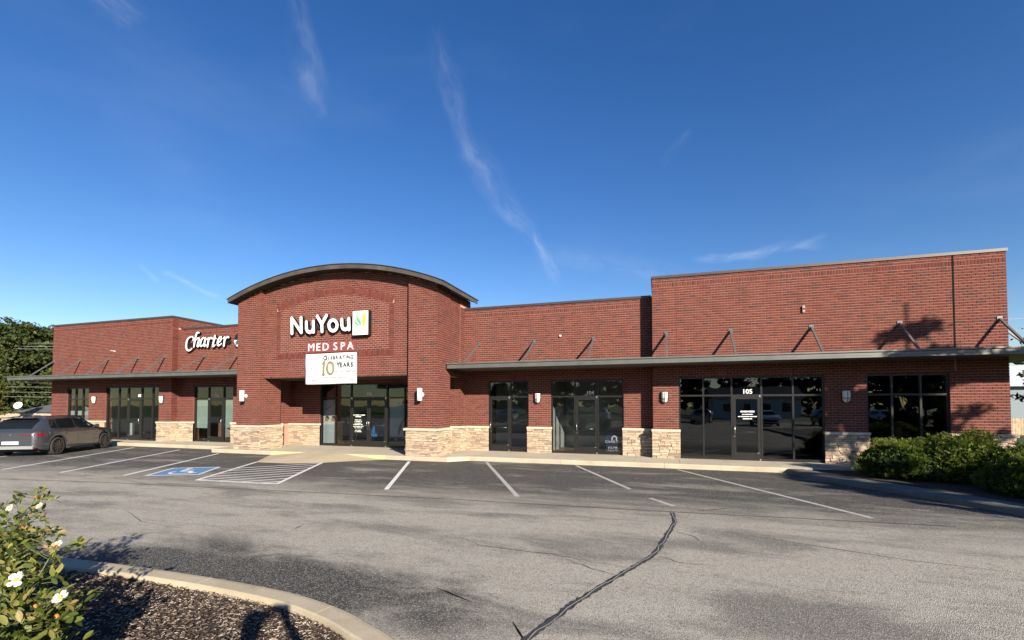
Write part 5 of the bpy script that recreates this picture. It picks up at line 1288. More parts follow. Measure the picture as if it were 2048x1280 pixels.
for bi, (s0, s1) in enumerate(zip(breaks[:-1], breaks[1:])):
    m = MB(); prof = [(0, -.05), (.0, .11), (.05, .136), (.14, .148), (.30, .152), (.90, .150), (.98, .138), (1.0, .11), (1.0, -.05)]
    rows = []
    for i in range(s0, s1 + 1):
        a, b = do[i], di[i]
        if i == s0 and bi: a, b = a.lerp(do[i + 1], .08), b.lerp(di[i + 1], .08)
        rows.append([(*(a.lerp(b, t)), z) for t, z in prof])
    for r0, r1 in zip(rows[:-1], rows[1:]):
        for k in range(len(prof) - 1): m.poly([r0[k], r1[k], r1[k + 1], r0[k + 1]], 0, False)
    m.poly(rows[0]); m.poly(rows[-1][::-1]); m.build('kerb_section', M['kerb_new'], isl, fix=True)
m = MB(); cen_ = Vector((-6, -3))
N_ = 10; ring = [Vector(p) for p in di] + [Vector((-14, -6))]
def bed_z(p, t): return .09 + .07 * min(1, t * 3)
rows = [[(*(p.lerp(cen_, t)), bed_z(p, t) + (random.uniform(-.012, .012) if t > 0 else 0)) for p in ring] for t in np.linspace(0, .999, N_)]
for r0, r1 in zip(rows[:-1], rows[1:]):
    for k in range(len(ring) - 1): m.poly([r0[k], r0[k + 1], r1[k + 1], r1[k]], 0, True)
m.build('mulch', M['mulch'], isl, fix=True)
# shredded bark lying on the bed
M['chip'] = leaf_material('bark_chip', [(0, (.020, .013, .009)), (.45, (.060, .040, .028)), (.65, (.15, .108, .08)), (.86, (.36, .28, .22)), (1, (.60, .51, .43))], .9, .0)
k = 48000; r = np.random.default_rng(5); px_ = r.uniform(-7.2, -1.0, k); py_ = r.uniform(1.1, 3.75, k)
poly = np.array([tuple(p) for p in di]); 
def inside(px, py, P):
    ins = np.zeros(px.shape, bool)
    for a, b in zip(P, np.roll(P, -1, 0)):
        c = ((a[1] > py) != (b[1] > py)); ins ^= c & (px < (b[0] - a[0]) * (py - a[1]) / (b[1] - a[1] + 1e-12) + a[0])
    return ins
ok = inside(px_, py_, np.vstack([poly, [[-14, -6]]])); C = np.stack([px_[ok], py_[ok], r.uniform(.135, .175, ok.sum())], 1); k = len(C)
# keep chips at the bed's own height near the kerb
dmin = np.min(np.hypot(C[:, None, 0] - poly[None, 36::2, 0], C[:, None, 1] - poly[None, 36::2, 1]), 1); C[:, 2] = .092 + np.clip(dmin * .12, 0, .055) + r.uniform(0, .012, k)
a = r.uniform(0, 6.28, k); tl = r.uniform(-.35, .35, (k, 1)); D = np.stack([np.cos(a), np.sin(a), tl[:, 0]], 1); W = unit(np.cross(D, np.array([0, 0, 1.]) + r.normal(size=(k, 3)) * .35)); L = r.uniform(.005, .019, (k, 1)); w = r.uniform(.0025, .006, (k, 1)); U = np.cross(W, D) * .004
V = np.stack([C - D * L - W * w, C + D * L - W * w * .6, C + D * L + W * w * .6, C - D * L + W * w, C + U - D * L * .8, C + U + D * L * .8], 1).reshape(-1, 3)
q = np.array([[0, 1, 5, 4], [4, 5, 2, 3]]); Q = (np.arange(k)[:, None, None] * 6 + q[None]).reshape(-1, 4)
o = np_mesh('bark_chips', V, Q, M['chip'], isl, attr=np.repeat(r.random(k), 2)); o['kind'] = 'stuff'

# ------------------------------------------------------------------ rose bush
M['rose_leaf'] = leaf_material('rose_leaf', [(0, (.040, .062, .012)), (.35, (.088, .115, .022)), (.7, (.17, .19, .040)), (.90, (.27, .25, .065)), (1, (.34, .19, .07))], .45, .3)
M['rose_petal'] = leaf_material('white_petal', [(0, (.74, .74, .66)), (1, (.80, .78, .66))], .6, .35)
M['rose_stem'] = plain('rose_stem', (.10, .11, .04), .7, var=.4, scale=20); M['hip'] = plain('rose_hip', (.42, .15, .02), .4, var=.3, scale=30); M['dry'] = plain('spent_bloom', (.34, .22, .10), .9, var=.4, scale=40); M['stamen'] = plain('stamen', (.55, .38, .05), .8)
def rose(bx, by, label, seed, reach, n_canes, singles):
    r = np.random.default_rng(seed); e = empty('rose_bush', (bx, by, .15)); tag(e, label, 'bush', 'white shrub roses on the planting island')
    leaf = MB(); pts = [(0, 0, 0), (.17, .25, .03), (.24, .55, .035), (.17, .84, .01), (0, 1.05, -.05), (-.17, .84, .01), (-.24, .55, .035), (-.17, .25, .03), (0, .28, -.01), (0, .58, -.015), (0, .85, -.02)]
    leaf.add(pts, [(0, 1, 8), (1, 2, 9, 8), (2, 3, 10, 9), (3, 4, 10), (4, 5, 10), (5, 6, 9, 10), (6, 7, 8, 9), (7, 0, 8)], 0, True); lme = leaf.mesh('leaf', M['rose_leaf'])
    LV, LF = np.array(pts), leaf.f
    canes = []; leaves = []; tips = []
    for k in range(n_canes):
        a = r.uniform(0, 6.28); L = r.uniform(.55, 1.0) * reach; up_ = r.uniform(.35, 1.05); base = Vector((.14 * math.cos(a), .14 * math.sin(a), 0)); end = Vector((L * .62 * math.cos(a), L * .62 * math.sin(a), min(1.0, L * up_ * 1.02)))
        mid = base.lerp(end, .5) + Vector((0, 0, .18)); 
        cane = [base.lerp(mid, t).lerp(mid.lerp(end, t), t) for t in np.linspace(0, 1, 8)]; canes.append(cane); tips.append((cane[-1], (cane[-1] - cane[-2]).normalized()))
        for q in range(int(26 + 26 * L)):
            t = r.uniform(.12, 1.0); i = min(6, int(t * 7)); p = cane[i].lerp(cane[i + 1], t * 7 - i); out = Vector(r.normal(size=3)); out.z = abs(out.z) * .5 + .05; out.normalize()
            stalk = p + out * r.uniform(.03, .16); canes.append([p, stalk])
            for j in range(int(r.integers(3, 6))):  # a spray of leaflets
                d = (out + Vector(r.normal(size=3)) * .7).normalized(); n = (Vector((.35, -.35, 1.0)) + Vector(r.normal(size=3)) * .55).normalized(); leaves.append((stalk + out * .012 * j, d, n, r.uniform(.036, .070)))
    for cane_i, c in enumerate(canes):
        pass
    m = MB()
    for c in canes: m.tube(c, [.007 * (1 - .55 * i / len(c)) if len(c) > 2 else .0025 for i in range(len(c))], 5, cap=False)
    m.build('stems', M['rose_stem'], e)
    def frame(p, d, n, s):
        x = d.cross(n); x = x.normalized() if x.length > 1e-4 else Vector((1, 0, 0)); z = x.cross(d).normalized(); return Matrix(((x.x * s, d.x * s, z.x * s, p.x), (x.y * s, d.y * s, z.y * s, p.y), (x.z * s, d.z * s, z.z * s, p.z), (0, 0, 0, 1)))
    cl = Vector((-bx, -by, CAMH - .15))
    leaves.sort(key=lambda l: (l[0] - cl).length)
    for l in leaves[:singles]:
        o = bpy.data.objects.new('leaf', lme); link(o, e); o.matrix_basis = frame(*l)
    VV, at = MB(), []
    for l in leaves[singles:]:
        Mx = frame(*l); VV.add([Mx @ Vector(p) for p in pts], LF, 0, True); at += [r.random()] * len(LF)
    if at:
        o = VV.build('foliage', M['rose_leaf'], e); o['kind'] = 'stuff'; aa = o.data.attributes.new('bc', 'FLOAT', 'FACE'); aa.data.foreach_set('value', np.array(at, np.float32))
    # blooms, hips, spent heads
    pet = MB(); pp = [(0, 0, 0), (.30, .35, .06), (.42, .75, .16), (.20, 1.0, .22), (0, .93, .20), (-.20, 1.0, .22), (-.42, .75, .16), (-.30, .35, .06), (0, .5, .02)]; pet.add(pp, [(0, 1, 8), (1, 2, 8), (2, 3, 8), (3, 4, 8), (4, 5, 8), (5, 6, 8), (6, 7, 8), (7, 0, 8)], 0, True); pme = pet.mesh('petal', M['rose_petal'])
    hm = MB(); hm.lathe([(.003, -.012), (.009, -.006), (.011, .002), (.008, .010), (.003, .013)], n=8); hme = hm.mesh('rose_hip', M['hip'])
    sm_ = MB(); rr = random.Random(3)
    for k in range(14): a = rr.uniform(0, 6.28); s = rr.uniform(.3, 1); sm_.poly([(0, 0, 0), (.02 * math.cos(a), .02 * math.sin(a), .012 * s), (.026 * math.cos(a + .5), .026 * math.sin(a + .5), .02 * s)])
    sme = sm_.mesh('spent_bloom', M['dry'])
    return e, tips, pme, hme, sme, frame
def bloom(e, pme, p, up_, s):
    f = empty('flower', p, parent=e); f.rotation_mode = 'QUATERNION'; f.rotation_quaternion = Vector(up_).to_track_quat('Z', 'Y')
    for k in range(5):
        o = bpy.data.objects.new('petal', pme); link(o, f); o.rotation_euler = (random.uniform(-.25, .25), random.uniform(-.2, .2), 2 * math.pi * k / 5 + random.uniform(-.2, .2)); o.scale = (s,) * 3
    m = MB(); m.lathe([(.004, 0), (.010, .006), (.006, .012)], n=8); m.build('stamens', M['stamen'], f)
def dress(info, off, blooms, seed):
    e, tips, pme, hme, sme, frame = info; r = random.Random(seed)
    for (zx, zy, depth, s) in blooms:
        d = ray(zx, zy); p = d * depth; bloom(e, pme, (p[0] - e.location.x, p[1] - e.location.y, CAMH + p[2] - e.location.z), (.2, -.75, .65), s)
    for i, (p, d) in enumerate(tips):
        for k in range(2 if i % 2 else 1):
            o = bpy.data.objects.new('rose_hip' if (i + k) % 2 else 'spent_bloom', hme if (i + k) % 2 else sme); link(o, e); o.location = p + Vector((r.uniform(-.04, .04), r.uniform(-.04, .04), r.uniform(-.02, .03))); s = r.uniform(.9, 1.5); o.scale = (s, s, s); o.rotation_euler = (r.uniform(-.6, .6), r.uniform(-.6, .6), r.uniform(0, 6))
dress(rose(-3.78, 1.52, 'rose bush with two open white blooms in the bottom corner', 31, .88, 70, 190), 0, [(34, 1160, 2.28, .040), (122, 1195, 2.30, .036)], 1)
dress(rose(-5.45, 2.12, 'rose bush behind the two open blooms, cream buds at its top', 33, 1.02, 84, 110), 0, [(80, 1012, 3.55, .026), (116, 1088, 3.35, .030), (20, 1016, 3.6, .028)], 2)

# ------------------------------------------------------------------ cars
def car_paint(name, col, metal=.75):
    m, nt, b = newmat(name); b.inputs['Base Color'].default_value = (*col, 1); b.inputs['Metallic'].default_value = metal; b.inputs['Roughness'].default_value = .32
    b.inputs['Coat Weight'].default_value = 1.0; b.inputs['Coat Roughness'].default_value = .04
    n = noise(nt, 900, 2, .5, geo_pos(nt)); nt.links.new(ramp(nt, n, [(.3, tuple(c * .85 for c in col)), (.7, tuple(min(1, c * 1.15) for c in col))]), b.inputs['Base Color']); return m
def shiny(name, col, rough=.05, metal=0.0):
    m, nt, b = newmat(name); nt.links.new(ramp(nt, noise(nt, 3, 2, .5, geo_pos(nt)), [(.3, col), (.7, tuple(c * 1.1 for c in col))]), b.inputs['Base Color']); b.inputs['Roughness'].default_value = rough; b.inputs['Metallic'].default_value = metal; return m
M['autoglass'] = shiny('auto_glass', (.008, .010, .012), .03); M['tyre'] = plain('tyre_rubber', (.030, .028, .026), .85); M['rim'] = shiny('grey_alloy', (.16, .15, .14), .3, .9); M['rimdark'] = shiny('black_alloy', (.02, .02, .02), .35, .5)
M['taillight'] = shiny('tail_lamp_red', (.17, .004, .008), .08); M['blacktrim'] = plain('black_plastic', (.018, .018, .019), .6); M['plate'] = plain('plate_white', (.62, .64, .68), .4); M['headlamp'] = shiny('headlamp', (.45, .47, .5), .05, .2); M['chrome2'] = shiny('bright_trim', (.6, .6, .6), .12, 1.0); M['silver_skid'] = shiny('silver_skid', (.42, .42, .41), .35, .6)
CARLEN = 4.76; WX = (.93, 3.80); WR = .375
def car(label, paint, loc, rz, group=None, detail=True):
    e = empty('parked_car', (loc[0], loc[1], 0), rz); tag(e, label, 'car', group); e.scale = (1, 1, .94)
    I = lambda x, xs, ys: float(np.interp(x, xs, ys))
    roof = lambda x: I(x, [0, .06, .14, .32, .55, 1.1, 1.7, 2.2, 2.65, 3.0, 3.3, 3.6, 4.2, 4.55, 4.70, 4.76], [.95, 1.04, 1.12, 1.36, 1.54, 1.60, 1.625, 1.615, 1.54, 1.38, 1.20, 1.07, 1.00, .92, .80, .62])
    belt = lambda x: I(x, [0, .15, .6, 1.5, 3.0, 3.6, 4.2, 4.6, 4.76], [.98, 1.04, 1.10, 1.07, 1.03, 1.02, .95, .86, .60])
    wid = lambda x: I(x, [0, .05, .2, .6, 1.1, 2.4, 3.6, 4.2, 4.55, 4.70, 4.76], [.66, .76, .87, .935, .95, .945, .94, .91, .82, .70, .58])
    wtop = lambda x: I(x, [0, .3, .7, 1.6, 2.4, 3.0, 3.5, 4.2, 4.76], [.50, .52, .58, .62, .62, .60, .70, .66, .5])
    zb = lambda x: I(x, [0, .12, .5, 4.2, 4.6, 4.76], [.42, .30, .24, .24, .28, .40])
    def arch(x):
        z = 0
        for c in WX:
            if abs(x - c) < .445: z = max(z, WR + math.sqrt(.445 ** 2 - (x - c) ** 2))
        return z
    xs = sorted(set(np.round(np.concatenate([np.linspace(0, CARLEN, 70), [c + s * .4449 for c in WX for s in (-1, 1)], [0.03, .09]]), 4)))
    def section(x):
        w, b, t, rf = wid(x), belt(x), zb(x), roof(x); b = min(b, rf - .015); lo = max(t, arch(x)); lo = min(lo, b - .12)
        s1 = lo + (b - lo) * .35; s2 = lo + (b - lo) * .78; wt = min(wtop(x), w - .06)
        g = max(rf - b, .015)
        return [(0, t), (w * .78, t), (w * .78, lo), (w * .985, lo + .005), (w, lo + .05), (w * .995, s1), (w * 1.0, s2), (w * .965, b), (w * .93, b + min(.012, g * .3)), (wt + (w * .93 - wt) * .52, b + g * .52), (wt + .06, b + g * .86), (wt - .04, b + g * .96), (wt * .55, rf + min(.01, g)), (0, rf + min(.015, g))]
    S = [section(x) for x in xs]; m = MB(); n = len(S[0])
    for sgn in (1, -1):
        for i in range(len(xs) - 1):
            for k in range(n - 1):
                q = [(xs[i], sgn * S[i][k][0], S[i][k][1]), (xs[i + 1], sgn * S[i + 1][k][0], S[i + 1][k][1]), (xs[i + 1], sgn * S[i + 1][k + 1][0], S[i + 1][k + 1][1]), (xs[i], sgn * S[i][k + 1][0], S[i][k + 1][1])]
                low = k < 4 or (k == 4 and False); m.poly(q if sgn > 0 else q[::-1], 1 if k < 3 else 0, True)
    for i, fl in ((0, False), (len(xs) - 1, True)):
        ring = [(xs[i], p[0], p[1]) for p in S[i]] + [(xs[i], -p[0], p[1]) for p in S[i][::-1][1:-1]]; m.poly(ring, 0)
    body = m.build('body', [paint, M['blacktrim']], e, fix=True)
    md = body.modifiers.new('edge', 'EDGE_SPLIT'); md.split_angle = math.radians(38)
    # glazing laid just proud of the body surface
    def surf(x, u):
        """u 0..1 from belt to roof edge on the side"""
        s = section(x); pts = [s[8], s[9], s[10]]; t = u * 2; i = min(1, int(t)); f = t - i; return (pts[i][0] * (1 - f) + pts[i + 1][0] * f, pts[i][1] * (1 - f) + pts[i + 1][1] * f)
    def side_glass(xa0, xa1, xb0, xb1, sgn, nm='side_window'):
        """quad from (bottom xa0..xb0) to (top xa1..xb1)"""
        m = MB(); N1 = 8
        for i in range(N1):
            for j in range(4):
                q = []
                for (a, b) in ((i, j), (i + 1, j), (i + 1, j + 1), (i, j + 1)):
                    v = b / 4; u = a / N1; x = (xa0 + (xb0 - xa0) * u) * (1 - v) + (xa1 + (xb1 - xa1) * u) * v; y, z = surf(x, .06 + .90 * v); q.append((x, sgn * (y + .006), z + .003))
                m.poly(q if sgn > 0 else q[::-1], 0, True)
        m.build(nm, M['autoglass'], e, fix=False)
    for sgn in (-1, 1):
        side_glass(.62, .80, .98, 1.06, sgn); side_glass(1.02, 1.10, 1.98, 1.98, sgn); side_glass(2.05, 2.05, 3.32, 2.72, sgn)
        if detail:
            m = MB(); m.tube([(x, sgn * (section(x)[8][0] + .004), section(x)[8][1] - .004) for x in np.linspace(.58, 3.3, 12)], .008, 6); m.build('window_trim', M['chrome2'], e)
            for x in (1.35, 2.42):
                s = section(x); m = MB(); m.box((x - .12, sgn * (s[6][0] + .0), s[6][1] - .015), (x + .12, sgn * (s[6][0] + .022), s[6][1] + .012)); m.build('door_handle', paint, e)
            for x in (1.14, 2.02, 3.02):
                m = MB(); m.tube([(x + (.12 if x < 1.2 else 0) * (k > 3), sgn * (section(x)[k][0] + .001), section(x)[k][1]) for k in (4, 5, 6, 7)], .005, 4); m.build('door_gap', M['blacktrim'], e)
        s = section(3.05); m = MB(); m.tube([(3.02, sgn * (s[8][0] - .02), s[8][1] + .02), (3.0, sgn * (s[8][0] + .10), s[8][1] + .06)], .025, 8); m.lathe([(.02, -.10), (.075, -.07), (.085, .03), (.05, .09)], (3.03, sgn * (s[8][0] + .16), s[8][1] + .09), 'X', 12); m.build('wing_mirror', paint, e)
        m = MB(); sill = [(x, sgn * (section(x)[4][0] + .004), zb(x) + .04) for x in np.linspace(1.42, 3.32, 8)]; m.tube(sill, .05, 6); m.build('sill', M['blacktrim'], e)
        m = MB(); m.tube([(x, sgn * .60, roof(x) + .025) for x in np.linspace(.75, 2.5, 8)], .014, 6); m.build('roof_rail', M['blacktrim'], e)
    # tailgate window, screen
    def across(x0, x1, kk, nm, mat, wsc=.86, zoff=.006, n1=6):
        m = MB()
        for i in range(n1):
            for j in range(10):
                q = []
                for a, b in ((i, j), (i + 1, j), (i + 1, j + 1), (i, j + 1)):
                    x = x0 + (x1 - x0) * a / n1; v = -1 + 2 * b / 10; s = section(x); w = s[11][0] + .02; y = v * (w + .05) * wsc; z = roof(x) - (abs(v) ** 2.2) * (roof(x) - s[11][1]) * .9; q.append((x - (.012 if x < 1 else -.008), y, z + zoff + .006))
                m.poly(q, 0, True)
        m.build(nm, mat, e, fix=True)
    across(.15, .50, 0, 'rear_window', M['autoglass'], 1.02); across(2.72, 3.50, 0, 'windscreen', M['autoglass'], 1.0)
    m = MB(); m.box((.30, -.52, 1.565), (.70, .52, 1.60)); m.build('roof_spoiler', paint, e)
    # lamps
    def lamp_patch(x0, x1, z0, z1, sgn, nm, mat, out=.010):
        m = MB(); xs2 = np.linspace(x0, x1, 6)
        def pt(x, z):
            s = section(x); ys = [p[0] for p in s[4:9]]; zs = [p[1] for p in s[4:9]]; return (x, sgn * (float(np.interp(z, zs, ys)) + out), z)
        for a, b in zip(xs2[:-1], xs2[1:]):
            q = [pt(a, z0), pt(b, z0), pt(b, z1), pt(a, z1)]; m.poly(q if sgn > 0 else q[::-1], 0, True)
        m.build(nm, mat, e)
    for sgn in (-1, 1):
        lamp_patch(.02, .34, .845, .945, sgn, 'tail_light', M['taillight']); lamp_patch(4.30, 4.68, .74, .84, sgn, 'headlight', M['headlamp'])
        m = MB(); m.box((-.012, sgn * .62, .875), (.004, sgn * .30, .905)); m.build('tail_light_bar', M['taillight'], e)
        m = MB(); m.box((-.015, sgn * .60, .36), (.02, sgn * .82, .40)); m.build('rear_reflector', M['taillight'], e)
    m = MB(); m.box((-.02, -.26, .52), (-.004, .26, .64)); m.build('number_plate', M['plate'], e)
    m = MB(); m.lathe([(.042, -.012), (.042, 0)], (-.002, 0, .90), 'X', 16); m.build('tailgate_badge', M['chrome2'], e)
    m = MB(); m.box((-.03, -.72, .33), (.25, .72, .45)); m.build('rear_bumper', M['silver_skid'], e)
    m = MB(); m.box((4.60, -.55, .48), (4.775, .55, .72)); m.build('grille', M['blacktrim'], e)
    # wheels
    for wx in WX:
        for sgn in (-1, 1):
            wb = empty('wheel', (wx, sgn * .82, WR), parent=e)
            m = MB(); m.lathe([(.255, -.11), (.33, -.125), (.365, -.11), (WR, -.07), (WR, .07), (.365, .11), (.33, .125), (.255, .11)], (0, 0, 0), 'Y', 32); m.build('tyre', M['tyre'], wb)
            m = MB(); m.lathe([(.262, -.02), (.262, .118), (.245, .124), (.235, .09), (.05, .05)], (0, 0, 0), 'Y', 28); 
            for v in range(len(m.v)): x_, y_, z_ = m.v[v]; m.v[v] = (x_, sgn * y_, z_)
            m.build('rim', M['rimdark'], wb)
            for k in range(10):
                a = 2 * math.pi * k / 10; s = MB(); s.bar((.04 * math.cos(a), sgn * .125, .04 * math.sin(a)), (.245 * math.cos(a + .12), sgn * .120, .245 * math.sin(a + .12)), .026, .02, upv=(0, 1, 0)); s.build('spoke', M['rim'], wb)
            m = MB(); m.lathe([(.045, .0), (.045, .018)], (0, sgn * .12, 0), 'Y', 12); m.build('hub_cap', M['rimdark'], wb)
    m = MB(); m.box((.3, -.70, .20), (4.5, .70, .42)); m.build('underbody', M['blacktrim'], e)
    return e
P_grey = car_paint('grey_metallic_paint', (.074, .082, .094), .6)
car('dark grey metallic SUV parked nose-in at the left storefronts', P_grey, (-23.22, 10.78), math.radians(120))

# ------------------------------------------------------------------ photographer, standing behind the camera on the island
def person():
    V, E_, R_ = [], [], []
    def chain(pts, start=None):
        prev = start
        for (p, r) in pts:
            V.append(p); R_.append(r); i = len(V) - 1
            if prev is not None: E_.append((prev, i))
            prev = i
        return prev
    chain([((0, 0, .98), .15)]); pel = 0
    ch = chain([((0, .0, 1.12), .145), ((0, 0, 1.28), .155), ((0, 0, 1.44), .165), ((0, .01, 1.55), .09), ((0, .015, 1.62), .062)], pel); neck = ch; chest = 3
    chain([((0, .03, 1.69), .082), ((0, .035, 1.77), .098), ((0, .02, 1.86), .07)], neck)
    for s in (-1, 1):
        chain([((s * .10, 0, .90), .10), ((s * .13, .02, .52), .068), ((s * .14, -.02, .12), .045), ((s * .15, .0, .05), .05), ((s * .16, .17, .035), .04)], pel)
        elbow = (.55, .02, 1.40) if s > 0 else (-.34, .14, 1.32); wrist = (.19, .26, 1.66) if s > 0 else (-.08, .28, 1.64); sh = chain([((s * .20, .01, 1.47), .075), (elbow, .052), (wrist, .034), ((.05 + s * .10, .31, 1.72), .038)], chest)
        for k in range(4): chain([((.05 + s * (.085 - .012 * k), .33, 1.73 - .022 * k + .02), .010), ((.05 + s * (.05 - .01 * k), .35, 1.74 - .022 * k + .02), .009), ((.05 + s * .02, .345, 1.74 - .022 * k + .02), .008)], sh)
        chain([((.05 + s * .07, .295, 1.69), .011), ((.05 + s * .04, .29, 1.68), .009)], sh)
    me = bpy.data.meshes.new('person'); me.from_pydata(V, E_, [])
    ob = bpy.data.objects.new('person', me); link(ob); md = ob.modifiers.new('skin', 'SKIN')
    for i, r in enumerate(R_): me.skin_vertices[0].data[i].radius = (r, r); me.skin_vertices[0].data[i].use_root = (i == 0)
    md.use_smooth_shade = True; sb = ob.modifiers.new('sub', 'SUBSURF'); sb.levels = 2; sb.render_levels = 2
    m, nt, b = newmat('dark_clothes_and_skin'); xyz = N(nt, 'ShaderNodeSeparateXYZ'); tc = N(nt, 'ShaderNodeTexCoord'); nt.links.new(tc.outputs['Object'], xyz.inputs[0])
    nt.links.new(ramp(nt, maprange(nt, xyz.outputs['Z'], 0, 2, 0, 1, False), [(0, (.03, .03, .03)), (.05, (.03, .04, .07)), (.49, (.03, .04, .07)), (.50, (.05, .05, .06)), (.79, (.05, .05, .06)), (.80, (.42, .25, .18)), (.91, (.42, .25, .18)), (.93, (.04, .025, .015))], 'CONSTANT'), b.inputs['Base Color']); b.inputs['Roughness'].default_value = .8
    me.materials.append(m); return ob
pers = person(); pers.location = (.04, -.40, .14); pers.rotation_euler = (0, 0, YAW); pers.scale = (1.0, 1.0, 1.04)
tag(pers, 'person in dark clothes holding up a phone, seen only as a shadow on the mulch', 'person')
m = MB(); m.box((-.075, -.014, -.055), (.075, -.006, .035)); ph_ = m.build('phone', M['blacktrim']); ph_.location = (.006, -.02, 1.955); ph_.rotation_euler = (0, 0, YAW); tag(ph_, 'black phone held up by the photographer, out of the picture', 'phone')

# ------------------------------------------------------------------ trees, houses, fences, wires round about
tree('oak_tree', -58.0, 27.5, 9.5, 4.9, 'large leafy tree beyond the left end of the building, cut by the frame edge', M['leaf_oak'], 34000, .22, 0, .35, .12, 1, group='trees beyond the left end', lobes_n=20)
tree('oak_tree', -63.5, 33.5, 10.2, 4.9, 'large leafy tree directly beyond the left brick corner', M['leaf_oak'], 34000, .22, 0, .35, .12, 2, group='trees beyond the left end', lobes_n=20)
tree('oak_tree', -86.0, 40.0, 13.0, 6.5, 'tallest leafy tree far behind the other left trees', M['leaf_oak'], 16000, .36, 0, .4, .15, 3, group='trees beyond the left end', lobes_n=18)
tree('hedge_tree', -44.3, 19.6, 4.5, .85, 'narrow yellowing evergreen at the left edge', M['leaf_hedge'], 9000, .11, 0, .08, .03, 5, 'shrub', lobes_n=14)
tree('pine_tree', 20.6, 30.0, 14.0, 3.3, 'dark pine at the right edge beyond the building', M['needle'], 16000, .13, 0, .22, .16, 6, conifer=True)
tree('pine_tree', 15.9, 7.7, 9.9, 2.6, 'pine outside the frame that shades the right brick bay', M['needle'], 4200, .10, 0, .13, .24, 7, conifer=True, step=.95, nbr=2)
tree('ornamental_tree', 12.9, 5.0, 5.2, 1.6, 'small tree outside the frame that shades the right kerb', M['leaf_cool'], 5000, .12, 0, .08, .35, 8)
tree('ornamental_tree', 13.25, 8.75, 7.3, 1.35, 'slender high-crowned tree added outside the frame to shade the right pier', M['leaf_cool'], 5000, .11, 0, .09, .68, 9)  # unseen tree added to shade the pier; high crown leaves the junipers lit
for i, (x, y, h, w_) in enumerate(((8.75, 9.2, 1.35, .95), (10.4, 8.9, 1.6, 1.1), (12.0, 9.3, 1.8, 1.2))):  # unseen shrubs added to throw shade on the kerb and low juniper fronts
    tree('shading_shrub', x, y, h, w_, f'dense rounded shrub added outside the frame to shade the junipers, {["nearest the kerb", "middle one of three", "farthest from the kerb"][i]}', M['leaf_cool'], 7000, .10, .1, .05, .03, 60 + i, 'shrub', 'added shrubs outside the frame on the right')
# left background house on lower ground
M['roofgrey'] = plain('grey_roof_shingle', (.085, .085, .088), .9, var=.35, scale=6); M['tanwall'] = plain('tan_brick_wall', (.36, .26, .17), .9, var=.25, scale=9); M['siding'] = plain('blue_grey_siding', (.20, .235, .26), .8, var=.06); M['palemetal'] = plain('pale_metal_roof', (.58, .60, .62), .5)
e = empty('brick_house', (-44, 27, -1.1)); tag(e, 'low tan brick house with grey hipped roof behind the parked car', 'house')
m = MB(); m.box((-6, -3, 0), (8, 5, 2.5)); m.build('wall', M['tanwall'], e)
m = MB(); a = [(-6.6, -3.6, 2.48), (8.6, -3.6, 2.48), (8.6, 5.6, 2.48), (-6.6, 5.6, 2.48)]; r0, r1 = (-2.2, 1, 4.15), (4.5, 1, 4.15)
for q in ((a[0], a[1], r1, r0), (a[1], a[2], r1), (a[2], a[3], r0, r1), (a[3], a[0], r0), (a[3], a[2], a[1], a[0])): m.poly(q)
m.build('roof', M['roofgrey'], e)
for x in (-4.2, -.5, 3.5): m = MB(); m.box((x - .7, -3.05, 1.0), (x + .7, -3.001, 2.2)); w_o = m.build('window', M['bronze'], e); m = MB(); m.box((x - .6, -3.07, 1.1), (x + .6, -3.052, 2.1)); m.build('pane', M['autoglass'], w_o)
e = empty('satellite_dish', (-50.4, 23.9, .0)); tag(e, 'small white satellite dish left of the house roof', 'satellite dish')
m = MB(); m.tube([(0, 0, 0), (0, 0, 1.75)], .05, 8); m.build('mast', M['steel'], e)
m = MB(); m.lathe([(.02, .07), (.18, .04), (.29, -.01), (.30, -.02), (.29, -.03), (.18, .02), (.02, .05)], (0, 0, 0), 'Y', 20); o = m.build('dish', M['white'], e); o.location = (0, -.1, 1.95); o.rotation_euler = (math.radians(-25), 0, math.radians(30))
def fence(x0, y0, x1, y1, h, label, mat, bw=.14, gap=.012, zb=0.0):
    e = empty('board_fence', (x0, y0, zb), math.atan2(y1 - y0, x1 - x0)); tag(e, label, 'fence'); L = math.hypot(x1 - x0, y1 - y0)
    b = MB(); b.box((0, -.011, .03), (bw - gap, .011, h)); bm_ = b.mesh('board', mat)
    for i in range(int(L / bw)):
        o = bpy.data.objects.new('board', bm_); link(o, e); o.location = (i * bw, random.uniform(-.006, .006), random.uniform(-.02, .02))
    for z in (.25, h - .2): m = MB(); m.box((0, .014, z), (L, .05, z + .09)); m.build('rail', mat, e)
    for i in range(int(L / 2.4) + 1): m = MB(); m.box((i * 2.4 - .05, .052, 0), (i * 2.4 + .05, .15, h - .03)); m.build('post', mat, e)
fence(-52.5, 22.0, -38.5, 23.6, 1.32, 'low weathered board fence behind the parked car', M['wood'])
fence(14.0, 37.6, 36.0, 37.6, 1.12, 'pale wooden board fence on the lawn right of the building', M['wood'])
e = empty('sided_house', (30, 50, 0)); tag(e, 'blue grey sided house with pale metal roof right of the building', 'house')
for k in range(22): m = MB(); m.box((-9, -.02 - .004 * (k % 2), .16 * k), (10, .02, .16 * k + .155)); m.build('siding_board', M['siding'], e)
m = MB(); m.box((-9, .021, 0), (10, 9, 3.5)); m.build('wall', M['siding'], e)
m = MB(); 
